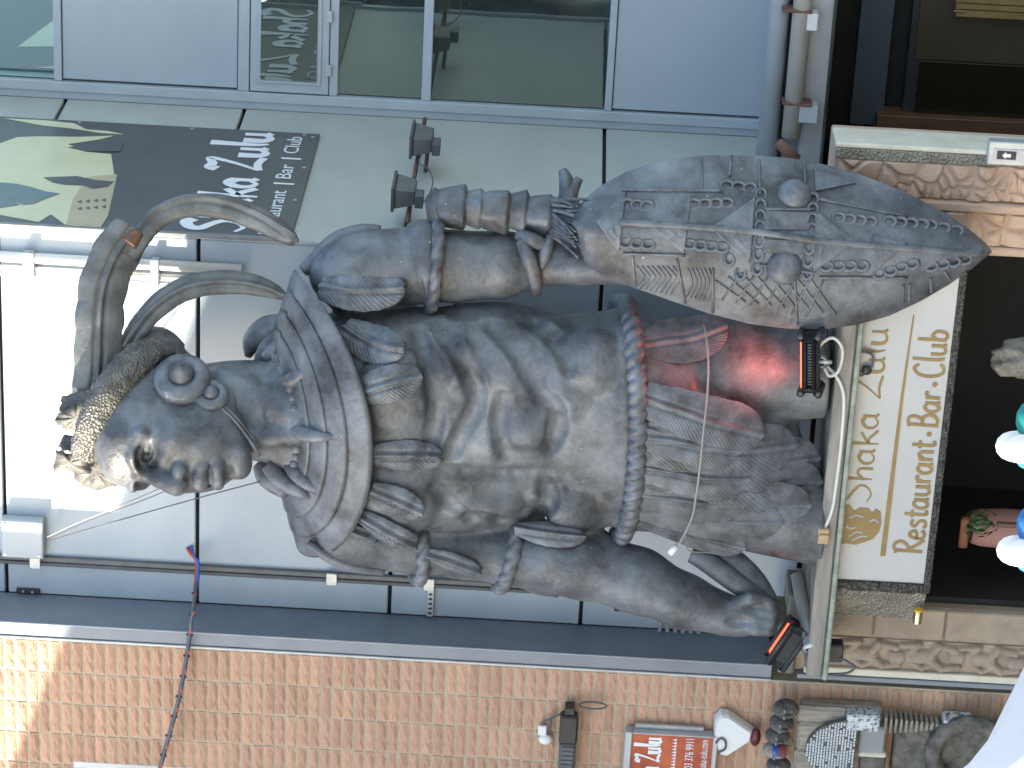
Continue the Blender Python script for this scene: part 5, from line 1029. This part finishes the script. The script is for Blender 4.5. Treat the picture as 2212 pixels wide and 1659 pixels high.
for i in range(28): xx = xr_-0.005-i*0.0225; z_ = onS(1462, 1600)[2]; MB().prism([(xx, FY-.072, z_), (xx-.018, FY-.072, z_), (xx-.009, FY-.072, z_+.028)], (0, -.002, 0)).build('triangle', M['white_print'], rs)
z_ = onS(1500, 1600)[2]; typeset('0203 376 9911', (xr_-0.265, FY-0.07, z_), R_, U_, N_, 0.265, 0.052, M['white_print'], rs)
z_ = onS(1530, 1600)[2]; typeset('www.shaka-zulu.com', (xr_-0.33, FY-0.07, z_), R_, U_, N_, 0.33, 0.048, M['white_print'], rs)
# alarm bell box
ab = thing('alarm_box', onY(1600, 1590, FY), 'white six sided alarm bell box with maroon base below the red sign', 'alarm')
def onA(x, y): return onY(x, y, FY-0.06)
hx = [(1545, 1558), (1558, 1543), (1574, 1545), (1626, 1580), (1622, 1600), (1570, 1633), (1556, 1630), (1542, 1600)]
P = np.array([onA(x, y) for x, y in hx]); c = P.mean(0); mb = MB(); n = len(P); back = c+(P-c)*1.06+np.array([0, .06, 0]); fr = c+(P-c)*0.9+np.array([0, -.02, 0])
mb.add(np.concatenate([back, P, fr]), [(i, (i+1) % n, n+(i+1) % n, n+i) for i in range(n)]+[(n+i, n+(i+1) % n, 2*n+(i+1) % n, 2*n+i) for i in range(n)]+[tuple(2*n+i for i in range(n)), tuple(range(n))[::-1]]); mb.build('case', M['white'], ab, fix=True)
p = onA(1632, 1592); mb = MB(); mb.ell(p, (.065, .035, .035)); mb.build('strobe', M['maroon'], ab, True)
P = spline([onA(x, y)+np.array([0, -.03, 0]) for x, y in ((1546, 1600), (1556, 1590), (1566, 1596), (1566, 1612), (1552, 1620))], 7); t = thing('alarm_cable', P[0], 'short black cable curling over the white alarm box', 'cable'); MB().tube(P, .007, 6).build('cable', M['cable_dark'], t, True)

# --- carved totem leaning on the brick wall
TY = YB-0.06
tm = thing('carved_totem', (-2.1, TY-0.1, 0), 'carved wooden totem with small heads and a white mosaic half disc', 'carving')
def onT(x, y, d=0.0): return onY(x, y, TY-d)
def tb(name, x0, x1, y0, y1, d0, d1_, m, b=0.012):
    p, q = onT(x0, y0), onT(x1, y1); lo = np.minimum(p, q); hi = np.maximum(p, q); lo[1] = TY-d1_; hi[1] = TY-d0; return box(name, lo, hi, M[m], tm, b)
tb('back_board', 1700, 1905, 1800, 1521, -0.03, 0.05, 'carve_wood'); tb('robe', 1716, 1830, 1545, 1516, 0.051, 0.10, 'carve_wood', 0.02); tb('robe', 1716, 1840, 1600, 1548, 0.051, 0.12, 'carve_wood', 0.02); tb('robe', 1710, 1840, 1640, 1603, 0.051, 0.13, 'carve_wood', 0.02); tb('robe', 1716, 1840, 1700, 1643, 0.051, 0.11, 'carve_wood', 0.02)
for x, y, rx, ry, m in ((1698, 1531, 29, 20, 'carve_dark'), (1688, 1562, 28, 18, 'carve_dark'), (1680, 1588, 29, 15, 'carve_dark'), (1676, 1619, 30, 17, 'carve_wood'), (1682, 1652, 28, 16, 'carve_dark')):
    c = onT(x, y, 0.10); mb = MB(); r1, r2 = rx/360, ry/345; mb.ell(c, (r2, .085, r1), None, 18, 24); hd = mb.build('head', M[m], tm, True)
    mb = MB(); mb.ell(c+np.array([0, -.085, -.012]), (.010, .018, .026)); mb.build('nose', M[m], hd, True)
    for s_ in (-1, 1):
        mb = MB(); mb.ell(c+np.array([s_*r2*.42, -.075, .014]), (.012, .010, .008)); mb.build('eye', M['slate'], hd, True)
    mb = MB(); mb.ell(c+np.array([0, -.072, -.045]), (.02, .012, .009)); mb.build('mouth', M['carve_dark'], hd, True)
    if m == 'carve_wood':
        for dz, hh, mm in ((.005, .022, 'mask_blue'), (-.040, .022, 'mask_red')):
            G = [[c+np.array([math.sin(a)*r2*1.02*math.sqrt(max(.05, 1-((dz+e)/r1)**2)), -math.cos(a)*.088*math.sqrt(max(.05, 1-((dz+e)/r1)**2)), dz+e]) for a in np.linspace(-1.5, 1.5, 20)] for e in np.linspace(-hh, hh, 6)]; MB().grid(np.array(G)).build('paint_band', M[mm], hd, True)
# mosaic half disc
cxd, czd = onT(1847, 1624, .16)[0], onT(1847, 1624, .16)[2]; rx_, rz_ = 78/345.0, 112/362.0
poly = [(cxd+rx_*math.cos(a), TY-.155, czd+rz_*math.sin(a)) for a in np.linspace(0, math.pi, 30)]; MB().prism(poly, (0, .03, 0)).build('half_disc', M['carve_dark'], tm, fix=True)
mb = MB()
for r in range(17):
    zz = czd+0.012+r*rz_/17.2; hw = rx_*math.sqrt(max(0, 1-((zz-czd)/rz_)**2))-0.006; x = cxd-hw
    while x < cxd+hw-.006:
        wdt = random.uniform(.014, .026)
        if random.random() > .06: mb.bbox((x, TY-.167, zz-.0065), (min(x+wdt-.004, cxd+hw), TY-.154, zz+.0055), 0.002)
        x += wdt
mb.build('mosaic_tiles', M['mosaic'], tm)['kind'] = 'stuff'
tb('speckled_block', 1823, 1898, 1551, 1521, 0.05, 0.16, 'speckle'); tb('slate_block', 1850, 1912, 1606, 1552, 0.05, 0.12, 'slate'); tb('cream_strip', 1850, 1912, 1614, 1607, 0.05, 0.125, 'limestone'); tb('dark_block', 1850, 1911, 1665, 1615, 0.05, 0.12, 'carve_dark')
tb('lower_board', 1914, 2230, 1720, 1562, -0.03, 0.09, 'carve_dark'); tb('speckled_block', 2032, 2100, 1558, 1537, 0.0, 0.13, 'speckle')
for i in range(11): tb('ribbed_arm_slice', 1905+i*11.2, 1914+i*11.2, 1562-i*.2, 1527+i*2.0, 0.0, 0.14-.004*i, 'carve_wood', 0.006)
c = onT(2090, 1625, .1); G = []
for a in np.linspace(0, 2*math.pi, 49)[:-1]: G.append([c+np.array([math.cos(a)*(.22+.055*math.cos(b)), -.02+.05*math.sin(b), math.sin(a)*(.22+.055*math.cos(b))]) for b in np.linspace(0, 2*math.pi, 11)[:-1]])
MB().grid(np.array(G), True, True).build('carved_ring', M['carve_dark'], tm, True)

# --- market parasols in the foreground
def parasol(lab, px, py, Y, R, drop, cols, rot, apex_r, group, z_off=0.0, nseg=8, lobes=True, power=1.0):
    c = onY(px, py, Y); t = thing('market_parasol', (c[0], c[1], 0), lab, 'parasol', group); MB().tube([(c[0], c[1], 0), (c[0], c[1], c[2]-0.05)], 0.024, 10).build('pole', M['galv'], t, True)
    for k in range(nseg):
        a0, a1 = rot+2*math.pi*k/nseg, rot+2*math.pi*(k+1)/nseg; G = []
        for s_ in np.linspace(0, 1, 14):
            row = []
            for q in np.linspace(0, 1, 9):
                a = a0+(a1-a0)*q; rr = (apex_r*math.sin(min(1, s_/0.18)*math.pi/2)+(R-apex_r)*max(0, (s_-0.18)/0.82)**power)*(1+0.10*math.sin(math.pi*q)*(1 if lobes else 0.0)-(0 if lobes else 0.04*math.sin(math.pi*q)))
                zz = c[2]+z_off-(apex_r*0.7*(1-math.cos(min(1, s_/0.18)*math.pi/2))+drop*max(0, (s_-0.18)/0.82)); row.append((c[0]+rr*math.cos(a), c[1]+rr*math.sin(a), zz))
            G.append(row)
        F_ = np.array(G); mb = MB(); mb.grid(F_); mb.build('canopy_panel', M[cols[k % len(cols)]], t, True)
    return t
def folded_parasol(lab, px, py, Y, col):
    c = onY(px, py, Y); t = thing('folded_parasol', (c[0], c[1], 0), lab, 'parasol', 'folded parasols in the foreground'); MB().tube([(c[0], c[1], 0), (c[0], c[1], c[2]-0.3)], 0.022, 10).build('pole', M['galv'], t, True)
    zs = np.array([0, .006, .02, .04, .08, .16, .35, .7, 1.2]); rs = np.array([.001, .02, .034, .042, .048, .055, .07, .085, .075])
    for a, off, dz, m, k in ((0, 0.0, 0.0, 'canvas_white', 1.0), (-1.1, 0.075, 0.085, col, 1.3), (1.3, 0.09, 0.05, col, 1.45), (math.pi-.5, 0.06, 0.06, col, 1.0), (math.pi+.5, 0.06, 0.06, col, 1.0), (0.0, 0.045, 0.022, 'canvas_white', 0.85)):
        d = np.array([Rt[0]*math.sin(a)-Fw[0]*math.cos(a), Rt[1]*math.sin(a)-Fw[1]*math.cos(a), 0])
        P = [c+d*off*(0.75+1.5*min(z, .5))-np.array([0, 0, z+dz]) for z in zs]; MB().tube(P, rs*k, 20).build('canopy_fold', M[m], t, True)
folded_parasol('folded teal and white parasol top at the bottom edge below the sign', 2150, 962, -9.2, 'canvas_teal')
folded_parasol('folded blue and white parasol top at the bottom edge nearer the left', 2152, 1187, -9.2, 'canvas_blue')
parasol('large plain white parasol filling the lower left corner', 2030, 1752, -9.0, 1.5, 0.62, ('canvas_white',), 0.3, 0.16, 'white parasols in the foreground', lobes=False)
